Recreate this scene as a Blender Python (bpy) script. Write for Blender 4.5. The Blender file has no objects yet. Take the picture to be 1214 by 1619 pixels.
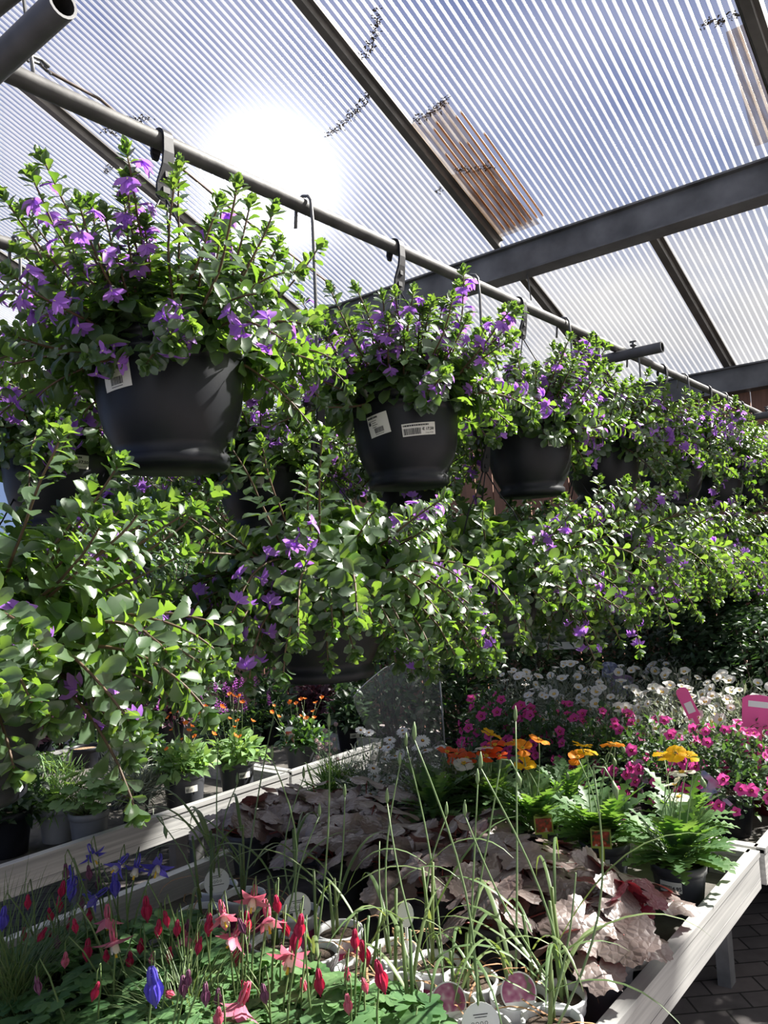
import bpy, math, random
import numpy as np
from mathutils import Matrix, Vector
PI = math.pi
sc = bpy.context.scene
COL = sc.collection
R = math.radians
# ------------------------------------------------------------------ camera
EYE = np.array([0, 0, 1.615])
FPX, YAW, PITCH, ROLL = 1253.5, R(38.68), R(4.139), R(-3.264)
VW = np.array([-math.sin(YAW)*math.cos(PITCH), math.cos(YAW)*math.cos(PITCH), math.sin(PITCH)])
_r = np.array([math.cos(YAW), math.sin(YAW), 0]); _u = np.cross(_r, VW)
RT = math.cos(ROLL)*_r + math.sin(ROLL)*_u
UP = -math.sin(ROLL)*_r + math.cos(ROLL)*_u
cam = bpy.data.cameras.new('camera'); co = bpy.data.objects.new('camera', cam); COL.objects.link(co)
co.matrix_world = Matrix([[RT[i], UP[i], -VW[i], EYE[i]] for i in range(3)] + [[0, 0, 0, 1]])
cam.sensor_fit = 'VERTICAL'; cam.sensor_height = 36.0; cam.lens = 36.0*FPX/1619; cam.clip_start = .05
sc.camera = co

def ray(px, py): return VW + (px-607)/FPX*RT - (py-809.5)/FPX*UP
def at_z(px, py, z): d = ray(px, py); return EYE + d*((z-EYE[2])/d[2])
def at_x(px, py, x): d = ray(px, py); return EYE + d*(x/d[0])
def at_y(px, py, y): d = ray(px, py); return EYE + d*(y/d[1])
def at_d(px, py, dist): return EYE + ray(px, py)*dist

# ------------------------------------------------------------------ light
sc.view_settings.view_transform = 'Standard'; sc.view_settings.look = 'None'
sc.view_settings.gamma = 1.0; sc.view_settings.use_curve_mapping = False
sc.view_settings.exposure = 0.0
SUN_AZ, SUN_EL = R(28), R(40)
SUN_DIR = np.array([math.sin(SUN_AZ)*math.cos(SUN_EL), math.cos(SUN_AZ)*math.cos(SUN_EL), math.sin(SUN_EL)])
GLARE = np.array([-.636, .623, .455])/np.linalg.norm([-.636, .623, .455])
SUN_POWER, SKY_POWER = 30.0, .72
sl = bpy.data.lights.new('sun', 'SUN'); sl.energy = SUN_POWER; sl.angle = R(1.2); sl.color = (1, .95, .86)
so = bpy.data.objects.new('sun', sl); COL.objects.link(so); so.location = (-10, 10, 9)
so.rotation_euler = Vector(SUN_DIR).to_track_quat('Z', 'Y').to_euler()

w = bpy.data.worlds.new('sky'); sc.world = w; w.use_nodes = True
nt = w.node_tree; nt.nodes.clear()
def nd(t, typ, **kw):
    n = t.nodes.new(typ)
    for k, v in kw.items(): setattr(n, k, v)
    return n
tc = nd(nt, 'ShaderNodeTexCoord')
nz = nd(nt, 'ShaderNodeTexNoise'); nz.inputs['Scale'].default_value = 2.6; nz.inputs['Detail'].default_value = 5; nz.inputs['Roughness'].default_value = .55
mp = nd(nt, 'ShaderNodeMapping'); mp.inputs['Location'].default_value = (3.1, 1.7, .4); mp.inputs['Scale'].default_value = (1, 1, 1.6)
nt.links.new(tc.outputs['Generated'], mp.inputs['Vector']); nt.links.new(mp.outputs['Vector'], nz.inputs['Vector'])
# cloud cover grows to the right (+X +Y), clear blue to the left
dp = nd(nt, 'ShaderNodeVectorMath', operation='DOT_PRODUCT'); dp.inputs[1].default_value = (.80, .30, -.2)
nt.links.new(tc.outputs['Generated'], dp.inputs[0])
md = nd(nt, 'ShaderNodeMath', operation='MULTIPLY_ADD'); md.inputs[1].default_value = .42; md.inputs[2].default_value = .10
nt.links.new(dp.outputs['Value'], md.inputs[0])
ad = nd(nt, 'ShaderNodeMath', operation='ADD'); nt.links.new(md.outputs[0], ad.inputs[0]); nt.links.new(nz.outputs['Fac'], ad.inputs[1])
cr = nd(nt, 'ShaderNodeValToRGB'); cr.color_ramp.elements[0].position = .44; cr.color_ramp.elements[1].position = .66
nt.links.new(ad.outputs[0], cr.inputs['Fac'])
sp = nd(nt, 'ShaderNodeSeparateXYZ'); nt.links.new(tc.outputs['Generated'], sp.inputs[0])
sk = nd(nt, 'ShaderNodeValToRGB')
e = sk.color_ramp.elements; e[0].position = .0; e[0].color = (.36, .50, .82, 1); e[1].position = .75; e[1].color = (.11, .19, .60, 1)
nt.links.new(sp.outputs['Z'], sk.inputs['Fac'])
mx = nd(nt, 'ShaderNodeMix', data_type='RGBA'); mx.inputs['B'].default_value = (.78, .79, .84, 1)
fr = nd(nt, 'ShaderNodeMapRange'); fr.inputs['From Min'].default_value = .15; fr.inputs['From Max'].default_value = -.8; fr.inputs['To Min'].default_value = 1.0; fr.inputs['To Max'].default_value = 2.3  # clouds opposite the sun brightened, added as front fill
dq = nd(nt, 'ShaderNodeVectorMath', operation='DOT_PRODUCT'); dq.inputs[1].default_value = tuple(SUN_DIR); nt.links.new(tc.outputs['Generated'], dq.inputs[0]); nt.links.new(dq.outputs['Value'], fr.inputs['Value'])
cm = nd(nt, 'ShaderNodeVectorMath', operation='SCALE'); cm.inputs[0].default_value = (.78, .79, .84); nt.links.new(fr.outputs[0], cm.inputs['Scale']); nt.links.new(cm.outputs['Vector'], mx.inputs['B'])
nt.links.new(cr.outputs['Color'], mx.inputs['Factor']); nt.links.new(sk.outputs['Color'], mx.inputs['A'])
# sun glare painted into the sky at the left, apart from the lamp
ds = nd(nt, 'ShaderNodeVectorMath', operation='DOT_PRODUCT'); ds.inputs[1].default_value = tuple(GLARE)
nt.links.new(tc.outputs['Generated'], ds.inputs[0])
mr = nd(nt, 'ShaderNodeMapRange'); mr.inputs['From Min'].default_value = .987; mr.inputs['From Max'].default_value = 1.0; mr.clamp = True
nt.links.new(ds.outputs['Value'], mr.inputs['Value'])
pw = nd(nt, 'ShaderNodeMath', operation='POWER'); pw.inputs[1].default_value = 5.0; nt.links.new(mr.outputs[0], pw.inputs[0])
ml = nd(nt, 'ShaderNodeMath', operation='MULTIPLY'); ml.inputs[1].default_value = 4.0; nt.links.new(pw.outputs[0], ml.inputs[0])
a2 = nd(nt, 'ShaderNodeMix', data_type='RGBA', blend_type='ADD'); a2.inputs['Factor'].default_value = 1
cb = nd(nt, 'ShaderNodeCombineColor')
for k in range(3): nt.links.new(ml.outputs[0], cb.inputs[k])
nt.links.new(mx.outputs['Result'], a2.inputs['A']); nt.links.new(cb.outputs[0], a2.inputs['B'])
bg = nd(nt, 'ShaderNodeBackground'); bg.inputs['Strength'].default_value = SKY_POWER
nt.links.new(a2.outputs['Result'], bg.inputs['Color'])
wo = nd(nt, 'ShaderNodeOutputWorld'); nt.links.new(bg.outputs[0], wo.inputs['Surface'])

cy = sc.cycles
cy.max_bounces = 6; cy.diffuse_bounces = 3; cy.glossy_bounces = 2; cy.transmission_bounces = 4; cy.transparent_max_bounces = 10
cy.use_denoising = True; cy.caustics_reflective = False; cy.caustics_refractive = False; cy.sample_clamp_indirect = 4.0

# ------------------------------------------------------------------ materials
def newmat(name):
    m = bpy.data.materials.new(name); m.use_nodes = True
    t = m.node_tree; b = t.nodes['Principled BSDF']
    return m, t, b
def c4(c): return (c[0], c[1], c[2], 1)
def mat(name, col, rough=.5, metal=0, spec=.5, noise=0, nscale=30, bump=0):
    m, t, b = newmat(name)
    b.inputs['Base Color'].default_value = c4(col); b.inputs['Roughness'].default_value = rough
    b.inputs['Metallic'].default_value = metal; b.inputs['Specular IOR Level'].default_value = spec
    if noise or bump:
        g = nd(t, 'ShaderNodeTexCoord'); n = nd(t, 'ShaderNodeTexNoise'); n.inputs['Scale'].default_value = nscale; n.inputs['Detail'].default_value = 4
        t.links.new(g.outputs['Object'], n.inputs['Vector'])
        if noise:
            r = nd(t, 'ShaderNodeValToRGB'); r.color_ramp.elements[0].position = .3; r.color_ramp.elements[1].position = .7
            r.color_ramp.elements[0].color = c4([x*(1-noise) for x in col]); r.color_ramp.elements[1].color = c4([min(1, x*(1+noise)) for x in col])
            t.links.new(n.outputs['Fac'], r.inputs['Fac']); t.links.new(r.outputs['Color'], b.inputs['Base Color'])
        if bump:
            bp = nd(t, 'ShaderNodeBump'); bp.inputs['Strength'].default_value = bump; bp.inputs['Distance'].default_value = .01
            t.links.new(n.outputs['Fac'], bp.inputs['Height']); t.links.new(bp.outputs['Normal'], b.inputs['Normal'])
    return m
def thin(name, lo, hi, tlo, thi, tw=.4, rough=.4, spec=.5, vein=0):
    """thin living tissue: reflects and lets light through; each leaf or petal differs a little"""
    m, t, b = newmat(name)
    g = nd(t, 'ShaderNodeNewGeometry')
    r1 = nd(t, 'ShaderNodeMix', data_type='RGBA'); r1.inputs['A'].default_value = c4(lo); r1.inputs['B'].default_value = c4(hi)
    r2 = nd(t, 'ShaderNodeMix', data_type='RGBA'); r2.inputs['A'].default_value = c4(tlo); r2.inputs['B'].default_value = c4(thi)
    for r in (r1, r2): t.links.new(g.outputs['Random Per Island'], r.inputs['Factor'])
    t.links.new(r1.outputs['Result'], b.inputs['Base Color'])
    b.inputs['Roughness'].default_value = rough; b.inputs['Specular IOR Level'].default_value = spec
    tr = nd(t, 'ShaderNodeBsdfTranslucent'); t.links.new(r2.outputs['Result'], tr.inputs['Color'])
    mxs = nd(t, 'ShaderNodeMixShader'); mxs.inputs[0].default_value = tw
    t.links.new(b.outputs[0], mxs.inputs[1]); t.links.new(tr.outputs[0], mxs.inputs[2])
    t.links.new(mxs.outputs[0], t.nodes['Material Output'].inputs['Surface'])
    if vein:
        c = nd(t, 'ShaderNodeTexCoord'); n = nd(t, 'ShaderNodeTexVoronoi'); n.inputs['Scale'].default_value = vein; n.feature = 'DISTANCE_TO_EDGE'
        bp = nd(t, 'ShaderNodeBump'); bp.inputs['Strength'].default_value = .7; bp.inputs['Distance'].default_value = .004
        t.links.new(c.outputs['Object'], n.inputs['Vector']); t.links.new(n.outputs['Distance'], bp.inputs['Height'])
        t.links.new(bp.outputs['Normal'], b.inputs['Normal'])
    return m
M = {}
M['fan_leaf'] = thin('fan_leaf', (.048, .085, .045), (.085, .14, .068), (.15, .33, .02), (.33, .52, .05), .36, .30, 1.0)
M['fan_stem'] = mat('fan_stem', (.10, .06, .035), .6, noise=.4, nscale=20)
M['fan_petal'] = thin('fan_petal', (.30, .11, .58), (.44, .20, .70), (.48, .16, .82), (.60, .28, .92), .4, .5, .3)
M['fan_throat'] = mat('fan_throat', (.72, .66, .42), .6)
M['black_pot'] = mat('black_pot', (.010, .011, .015), .42, spec=.3, noise=.3, nscale=14)
M['grey_pot'] = mat('grey_pot', (.17, .18, .20), .45, noise=.15, nscale=12)
M['dark_grey_pot'] = mat('dark_grey_pot', (.055, .058, .068), .45, noise=.2, nscale=12)
M['soil'] = mat('soil', (.045, .030, .020), .95, noise=.5, nscale=90, bump=.8)
M['dry_soil'] = mat('dry_soil', (.30, .19, .11), .95, noise=.4, nscale=70, bump=.8)
M['hanger'] = mat('hanger_plastic', (.013, .013, .017), .5, spec=.3)
M['paper'] = mat('paper', (.74, .72, .66), .55)
M['white_plastic'] = mat('white_plastic', (.78, .78, .76), .45)
M['ink'] = mat('ink', (.02, .02, .025), .6)
M['red_ink'] = mat('red_ink', (.6, .05, .06), .6)
M['pipe'] = mat('galvanised_pipe', (.085, .083, .08), .62, metal=.35, noise=.35, nscale=16, bump=.2)
M['dark_pipe'] = mat('dark_pipe', (.085, .085, .09), .55, metal=.3, noise=.4, nscale=10)
M['pipe_bore'] = mat('pipe_bore', (.012, .012, .012), .9)
M['rod'] = mat('steel_rod', (.14, .14, .14), .45, metal=.5)
M['beam'] = mat('beam_steel', (.12, .12, .122), .55, metal=.2, noise=.4, nscale=5)
M['bar'] = mat('glazing_bar', (.13, .12, .11), .5, metal=.2, noise=.3, nscale=6)
M['grime'] = mat('grime', (.075, .055, .03), .95)
M['rusty_cable'] = mat('rusty_cable', (.10, .07, .055), .7)
# brushed aluminium of the benches
m, t, b = newmat('bench_aluminium'); M['alu'] = m
b.inputs['Metallic'].default_value = .30; b.inputs['Roughness'].default_value = .42
g = nd(t, 'ShaderNodeTexCoord'); mpp = nd(t, 'ShaderNodeMapping'); mpp.inputs['Scale'].default_value = (30, 1.5, 60)
n = nd(t, 'ShaderNodeTexNoise'); n.inputs['Scale'].default_value = 1.6; n.inputs['Detail'].default_value = 5
r = nd(t, 'ShaderNodeValToRGB'); r.color_ramp.elements[0].color = (.36, .36, .355, 1); r.color_ramp.elements[1].color = (.58, .575, .555, 1)
r.color_ramp.elements[0].position = .32; r.color_ramp.elements[1].position = .68
t.links.new(g.outputs['Object'], mpp.inputs[0]); t.links.new(mpp.outputs[0], n.inputs['Vector']); t.links.new(n.outputs['Fac'], r.inputs['Fac']); t.links.new(r.outputs['Color'], b.inputs['Base Color'])
# capillary mat of the bench trays
M['leg_grey'] = mat('leg_grey', (.20, .20, .20), .6, metal=.2, noise=.3, nscale=10)
M['tray'] = mat('tray_mat', (.085, .078, .068), .9, noise=.55, nscale=14, bump=.5)
# brick pavers laid diagonally
m, t, b = newmat('pavers'); M['pavers'] = m
g = nd(t, 'ShaderNodeTexCoord'); mpp = nd(t, 'ShaderNodeMapping'); mpp.inputs['Rotation'].default_value = (0, 0, R(-42)); mpp.inputs['Location'].default_value = (.03, .05, 0)
bk = nd(t, 'ShaderNodeTexBrick'); bk.inputs['Scale'].default_value = 1; bk.inputs['Brick Width'].default_value = .2; bk.inputs['Row Height'].default_value = .1
bk.inputs['Mortar Size'].default_value = .004; bk.inputs['Color1'].default_value = (.16, .145, .145, 1); bk.inputs['Color2'].default_value = (.22, .19, .185, 1); bk.inputs['Mortar'].default_value = (.03, .028, .026, 1)
n = nd(t, 'ShaderNodeTexNoise'); n.inputs['Scale'].default_value = 14; n.inputs['Detail'].default_value = 5
mm = nd(t, 'ShaderNodeMix', data_type='RGBA', blend_type='MULTIPLY'); mm.inputs['Factor'].default_value = .6
t.links.new(g.outputs['Object'], mpp.inputs[0]); t.links.new(mpp.outputs[0], bk.inputs['Vector']); t.links.new(mpp.outputs[0], n.inputs['Vector'])
t.links.new(bk.outputs['Color'], mm.inputs['A']); t.links.new(n.outputs['Fac'], mm.inputs['B']); t.links.new(mm.outputs['Result'], b.inputs['Base Color'])
b.inputs['Roughness'].default_value = .8
bp = nd(t, 'ShaderNodeBump'); bp.inputs['Strength'].default_value = .6; bp.inputs['Distance'].default_value = .01; bp.invert = True
t.links.new(bk.outputs['Fac'], bp.inputs['Height']); t.links.new(bp.outputs['Normal'], b.inputs['Normal'])
# stained timber boards
m, t, b = newmat('timber'); M['timber'] = m
g = nd(t, 'ShaderNodeTexCoord'); mpp = nd(t, 'ShaderNodeMapping'); mpp.inputs['Scale'].default_value = (14, 14, 1.4)
n = nd(t, 'ShaderNodeTexNoise'); n.inputs['Scale'].default_value = 2.2; n.inputs['Detail'].default_value = 6; n.inputs['Distortion'].default_value = 1.2
r = nd(t, 'ShaderNodeValToRGB'); r.color_ramp.elements[0].color = (.10, .045, .028, 1); r.color_ramp.elements[1].color = (.30, .15, .095, 1)
t.links.new(g.outputs['Object'], mpp.inputs[0]); t.links.new(mpp.outputs[0], n.inputs['Vector']); t.links.new(n.outputs['Fac'], r.inputs['Fac']); t.links.new(r.outputs['Color'], b.inputs['Base Color'])
b.inputs['Roughness'].default_value = .65
# plants
M['col_leaf'] = thin('columbine_leaf', (.07, .16, .065), (.14, .25, .10), (.18, .38, .05), (.30, .52, .08), .32, .6, .2)
M['col_pink'] = thin('columbine_pink', (.66, .14, .24), (.74, .30, .40), (.75, .12, .20), (.85, .26, .36), .4, .5, .2)
M['col_red'] = thin('columbine_red', (.42, .025, .08), (.62, .06, .16), (.6, .02, .06), (.7, .05, .10), .35, .5, .2)
M['col_blue'] = thin('columbine_blue', (.12, .10, .55), (.22, .18, .70), (.12, .08, .65), (.2, .15, .75), .35, .5, .2)
M['col_cream'] = thin('columbine_cream', (.75, .70, .55), (.82, .78, .68), (.7, .65, .45), (.8, .75, .6), .3, .6, .2)
M['yellow'] = mat('stamen_yellow', (.80, .50, .04), .6)
M['green_stem'] = mat('green_stem', (.12, .18, .06), .55)
M['pale_stem'] = mat('pale_stem', (.17, .25, .11), .5)
M['red_stem'] = mat('red_stem', (.30, .07, .06), .5)
M['purple_bud'] = mat('purple_bud', (.16, .05, .11), .6, noise=.4, nscale=60)
M['strap_leaf'] = thin('strap_leaf', (.09, .16, .065), (.18, .24, .10), (.18, .30, .05), (.36, .42, .08), .3, .42, .5)
M['dry_leaf'] = thin('dry_leaf', (.36, .20, .12), (.50, .32, .18), (.5, .3, .12), (.6, .42, .2), .25, .7, .1)
M['heuchera'] = thin('coral_bell_leaf', (.11, .082, .076), (.25, .195, .178), (.28, .03, .03), (.38, .07, .06), .15, .36, .8, vein=60)
M['heuchera_dark'] = thin('coral_bell_dark_leaf', (.10, .015, .03), (.18, .04, .06), (.4, .02, .04), (.5, .05, .06), .25, .4, .6, vein=90)
M['poppy_leaf'] = thin('poppy_leaf', (.06, .13, .05), (.12, .21, .09), (.16, .36, .03), (.30, .50, .07), .34, .45, .4)
M['poppy_yellow'] = thin('poppy_yellow', (.90, .52, .02), (.95, .60, .03), (.95, .50, .01), (1, .60, .02), .45, .5, .2)
M['poppy_orange'] = thin('poppy_orange', (.92, .26, .02), (.95, .34, .03), (.95, .26, .01), (1, .36, .02), .45, .5, .2)
M['poppy_red'] = thin('poppy_red', (.85, .09, .02), (.92, .15, .03), (.95, .10, .01), (1, .16, .02), .45, .5, .2)
M['poppy_white'] = thin('poppy_white', (.82, .80, .68), (.86, .84, .74), (.8, .78, .6), (.85, .82, .66), .4, .5, .2)
M['daisy_white'] = thin('daisy_white', (.80, .80, .80), (.88, .88, .87), (.75, .75, .75), (.8, .8, .8), .3, .5, .2)
M['daisy_eye'] = mat('daisy_eye', (.20, .06, .01), .8, noise=.6, nscale=200)
M['silver_leaf'] = thin('silver_leaf', (.17, .20, .16), (.30, .33, .27), (.2, .25, .12), (.3, .34, .2), .25, .55, .3)
M['white_funnel'] = thin('white_funnel', (.80, .79, .76), (.86, .85, .83), (.75, .73, .68), (.8, .78, .74), .35, .5, .2)
M['magenta'] = thin('magenta_petal', (.55, .03, .24), (.75, .10, .40), (.75, .04, .32), (.85, .14, .45), .35, .5, .2)
M['magenta_eye'] = mat('magenta_eye', (.25, .0, .08), .7)
M['petunia_leaf'] = thin('petunia_leaf', (.03, .065, .035), (.07, .12, .06), (.10, .22, .03), (.16, .30, .05), .25, .5, .3)
M['shrub_leaf'] = thin('shrub_leaf', (.025, .05, .028), (.05, .09, .045), (.06, .16, .02), (.12, .25, .04), .25, .38, .5)
M['laurel_leaf'] = thin('laurel_leaf', (.035, .075, .035), (.06, .12, .055), (.10, .24, .02), (.16, .32, .04), .3, .35, .6)
M['purple_leaf'] = thin('purple_leaf', (.06, .03, .05), (.10, .05, .07), (.15, .03, .06), (.2, .06, .08), .25, .45, .4)
M['fresh_leaf'] = thin('fresh_leaf', (.13, .24, .09), (.22, .34, .14), (.25, .45, .06), (.4, .6, .12), .35, .55, .3)
M['geum_orange'] = thin('geum_orange', (.80, .12, .02), (.9, .25, .04), (.9, .14, .02), (.95, .3, .05), .35, .5, .2)
M['spike_purple'] = thin('spike_purple', (.42, .08, .50), (.60, .16, .62), (.5, .1, .6), (.7, .2, .75), .35, .5, .2)
M['pale_pink'] = mat('pale_pink', (.60, .46, .46), .8, noise=.25, nscale=150)
M['pink_card'] = mat('pink_card', (.80, .10, .33), .5)
M['trunk'] = mat('trunk', (.08, .055, .04), .85)
M['light_grey_pot'] = mat('light_grey_pot', (.30, .31, .33), .45, noise=.12, nscale=12)
M['wine_pot'] = mat('wine_pot', (.13, .012, .025), .4)
M['white_pot'] = mat('white_pot', (.62, .63, .64), .4, noise=.08, nscale=20)
M['film_edge'] = mat('film_edge', (.45, .46, .46), .3)
# printed pictures: blobs of colour
def picture(name, cols, scale=60):
    m, t, b = newmat(name); g = nd(t, 'ShaderNodeTexCoord'); v = nd(t, 'ShaderNodeTexNoise'); v.inputs['Scale'].default_value = scale; v.inputs['Detail'].default_value = 1
    r = nd(t, 'ShaderNodeValToRGB'); el = r.color_ramp.elements
    el[0].position = .3; el[0].color = c4(cols[0]); el[1].position = .7; el[1].color = c4(cols[-1])
    for i, cc in enumerate(cols[1:-1]):
        x = el.new(.3+.4*(i+1)/(len(cols)-1)); x.color = c4(cc)
    t.links.new(g.outputs['Object'], v.inputs['Vector']); t.links.new(v.outputs['Fac'], r.inputs['Fac']); t.links.new(r.outputs['Color'], b.inputs['Base Color'])
    b.inputs['Roughness'].default_value = .35
    return m
M['pic_poppy'] = picture('poppy_picture', [(.05, .10, .02), (.45, .05, .02), (.65, .10, .03), (.8, .7, .6)], 70)
M['pic_allium'] = picture('allium_picture', [(.10, .14, .06), (.30, .06, .16), (.42, .16, .26), (.6, .5, .5)], 60)
M['pic_blue'] = picture('blue_picture', [(.10, .11, .22), (.24, .26, .40), (.55, .58, .65)], 50)
M['pic_pinkblue'] = picture('pink_blue_picture', [(.55, .12, .35), (.50, .35, .55), (.18, .25, .45)], 30)
M['pic_red'] = picture('red_picture', [(.7, .6, .55), (.7, .08, .05), (.8, .2, .1)], 60)
M['pic_green'] = picture('green_picture', [(.10, .2, .06), (.3, .12, .2), (.5, .55, .2)], 60)
M['pic_purple'] = picture('purple_picture', [(.10, .08, .14), (.20, .14, .24), (.3, .2, .32)], 40)
M['pic_dark'] = picture('dark_picture', [(.03, .05, .03), (.10, .13, .08), (.45, .48, .42)], 30)
M['pot_print'] = picture('pot_print', [(.05, .01, .03), (.30, .03, .12), (.50, .10, .22), (.10, .02, .06)], 34)
# clear film
m, t, b = newmat('clear_film'); M['film'] = m
tr = nd(t, 'ShaderNodeBsdfTransparent'); tr.inputs[0].default_value = (.93, .93, .93, 1)
b.inputs['Base Color'].default_value = (.6, .62, .62, 1); b.inputs['Roughness'].default_value = .15
mxs = nd(t, 'ShaderNodeMixShader'); mxs.inputs[0].default_value = .20
t.links.new(tr.outputs[0], mxs.inputs[1]); t.links.new(b.outputs[0], mxs.inputs[2]); t.links.new(mxs.outputs[0], t.nodes['Material Output'].inputs['Surface'])

# ------------------------------------------------------------------ mesh building
class MB:
    def __init__(s): s.V = []; s.L = []; s.S = []; s.M = []; s.n = 0
    def add(s, V, F, mi=0):
        V = np.asarray(V, float)
        for f in F: s.L.append(np.array(f)+s.n); s.S.append([len(f)])
        s.M.append(np.full(len(F), mi)); s.V.append(V); s.n += len(V)
        return s
    def raw(s, V, loops, sizes, mi):
        s.V.append(V); s.L.append(loops+s.n); s.S.append(sizes); s.M.append(np.full(len(sizes), mi) if np.isscalar(mi) else mi); s.n += len(V)
    def inst(s, tpl, mats, mi=None):
        mats = np.asarray(mats)
        if len(mats) == 0: return s
        V, lo, sz, m0 = tpl
        N = len(mats)
        P = np.einsum('nij,vj->nvi', mats[:, :3, :3], V) + mats[:, None, :3, 3]
        loops = (lo[None, :] + (np.arange(N)*len(V))[:, None]).ravel()
        mm = np.tile(m0 if mi is None else np.full(len(sz), mi), N)
        s.raw(P.reshape(-1, 3), loops, np.tile(sz, N), mm)
        return s
    def tpl(s):
        return (np.concatenate(s.V), np.concatenate([np.asarray(l) for l in s.L]).astype(int), np.concatenate([np.asarray(x) for x in s.S]).astype(int), np.concatenate(s.M).astype(int))
    def mesh(s, name, mats, smooth=True):
        V, lo, sz, mi = s.tpl()
        me = bpy.data.meshes.new(name)
        me.vertices.add(len(V)); me.vertices.foreach_set('co', V.astype(np.float32).ravel())
        me.loops.add(len(lo)); me.loops.foreach_set('vertex_index', lo.astype(np.int32))
        me.polygons.add(len(sz)); st = np.concatenate([[0], np.cumsum(sz)[:-1]])
        me.polygons.foreach_set('loop_start', st.astype(np.int32))
        for k in (mats if isinstance(mats, (list, tuple)) else [mats]): me.materials.append(M[k])
        me.polygons.foreach_set('material_index', mi.astype(np.int32))
        me.update(calc_edges=True); me.validate()
        me.polygons.foreach_set('use_smooth', np.full(len(me.polygons), smooth))
        return me
    def obj(s, name, mats, parent=None, smooth=True, loc=None):
        return link(name, s.mesh(name, mats, smooth), parent, loc)
def link(name, data, parent=None, loc=None, mw=None):
    o = bpy.data.objects.new(name, data); COL.objects.link(o)
    if parent is not None: o.parent = parent
    if loc is not None: o.location = loc
    if mw is not None: o.matrix_local = Matrix([list(r) for r in mw])
    return o
def thing(name, label, cat, loc=(0, 0, 0), rz=0, group=None):
    o = bpy.data.objects.new(name, None); COL.objects.link(o); o.empty_display_size = .05
    o.location = tuple(float(x) for x in loc); o.rotation_euler = (0, 0, rz)
    return tag(o, label, cat, group)
def tag(o, label, cat, group=None):
    o['label'] = label; o['category'] = cat
    if group: o['group'] = group
    return o
def struct(o, label=None):
    o['kind'] = 'structure'
    if label: o['label'] = label
    return o
def box(mb, x0, x1, y0, y1, z0, z1, mi=0):
    V = [(x, y, z) for z in (z0, z1) for y in (y0, y1) for x in (x0, x1)]
    return mb.add(V, [(0, 2, 3, 1), (4, 5, 7, 6), (0, 1, 5, 4), (2, 6, 7, 3), (0, 4, 6, 2), (1, 3, 7, 5)], mi)
def nrm(v): v = np.asarray(v, float); return v/(np.linalg.norm(v)+1e-12)
def tube(mb, P, rad, sides=6, mi=0, cap=True):
    P = np.asarray(P, float); n = len(P); rad = np.full(n, rad) if np.isscalar(rad) else np.asarray(rad)
    V = []; a = None
    for i in range(n):
        d = nrm(P[min(i+1, n-1)]-P[max(i-1, 0)])
        if a is None: a = nrm(np.cross(d, [0.31, .17, .93] if abs(d[2]) < .9 else [1, .1, 0]))
        a = nrm(a - d*(a@d)); b = np.cross(d, a)
        for k in range(sides):
            t = 2*PI*k/sides; V.append(P[i]+rad[i]*(math.cos(t)*a+math.sin(t)*b))
    F = [(i*sides+k, i*sides+(k+1) % sides, (i+1)*sides+(k+1) % sides, (i+1)*sides+k) for i in range(n-1) for k in range(sides)]
    if cap: F += [tuple(range(sides))[::-1], tuple((n-1)*sides+k for k in range(sides))]
    return mb.add(V, F, mi)
def lathe(mb, prof, seg=28, mi=0, mis=None):
    V = []; F = []
    for r_, z in prof:
        for k in range(seg): V.append((r_*math.cos(2*PI*k/seg), r_*math.sin(2*PI*k/seg), z))
    for i in range(len(prof)-1):
        f = [(i*seg+k, i*seg+(k+1) % seg, (i+1)*seg+(k+1) % seg, (i+1)*seg+k) for k in range(seg)]
        F.append(f)
    base = mb.n
    for i, f in enumerate(F):
        if i == 0: mb.add(V, f, mis[0] if mis else mi)
        else:
            for q in f: mb.L.append(np.array(q)+base); mb.S.append([4])
            mb.M.append(np.full(len(f), mis[i] if mis else mi))
    return mb
def frames(P, D, N, S, sx=None):
    """matrices with local Y along D and local Z towards N"""
    P, D, N = (np.atleast_2d(np.asarray(q, float)) for q in (P, D, N))
    D = D/(np.linalg.norm(D, axis=1, keepdims=True)+1e-9)
    X = np.cross(D, N); X /= (np.linalg.norm(X, axis=1, keepdims=True)+1e-9)
    Z = np.cross(X, D)
    S = np.broadcast_to(np.asarray(S, float), (len(P),)); W = S if sx is None else S*sx
    m = np.zeros((len(P), 4, 4)); m[:, 3, 3] = 1
    m[:, :3, 0] = X*np.reshape(W, (-1, 1)); m[:, :3, 1] = D*S[:, None]; m[:, :3, 2] = Z*S[:, None]; m[:, :3, 3] = P
    return m
def frame(p, d, n, s): return frames([p], [d], [n], [s])[0]

# ------------------------------------------------------------------ leaf and petal shapes (unit length along Y, face +Z)
def leaf(ws, cup=.3, bend=.25, ts=None, tooth=0, wave=0):
    n = len(ws); ts = np.linspace(0, 1, n) if ts is None else ts
    V = []; F = []
    for i, (t_, w_) in enumerate(zip(ts, ws)):
        z = -bend*t_*t_
        wv = wave*math.sin(t_*14)
        dy = tooth if i % 2 else 0
        V += [(-w_, t_+dy, z+cup*w_+wv), (0, t_, z), (w_, t_+dy, z+cup*w_-wv)]
    for i in range(n-1):
        a = 3*i; F += [(a, a+1, a+4, a+3), (a+1, a+2, a+5, a+4)]
    return MB().add(V, F).tpl()
T = {}
T['fan'] = leaf([.03, .045, .11, .20, .26, .25, .17, .02], .38, .30, [0, .14, .32, .52, .70, .84, .94, 1.0], 0, .018)
T['fan_toothed'] = leaf([.03, .05, .13, .21, .29, .23, .24, .13, .02], .34, .35, [0, .14, .34, .52, .66, .74, .86, .93, 1.0])
T['bud'] = leaf([.10, .26, .28, .04], .5, -.25)
T['ovate'] = leaf([.03, .20, .27, .23, .12, .01], .3, .25)
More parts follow.
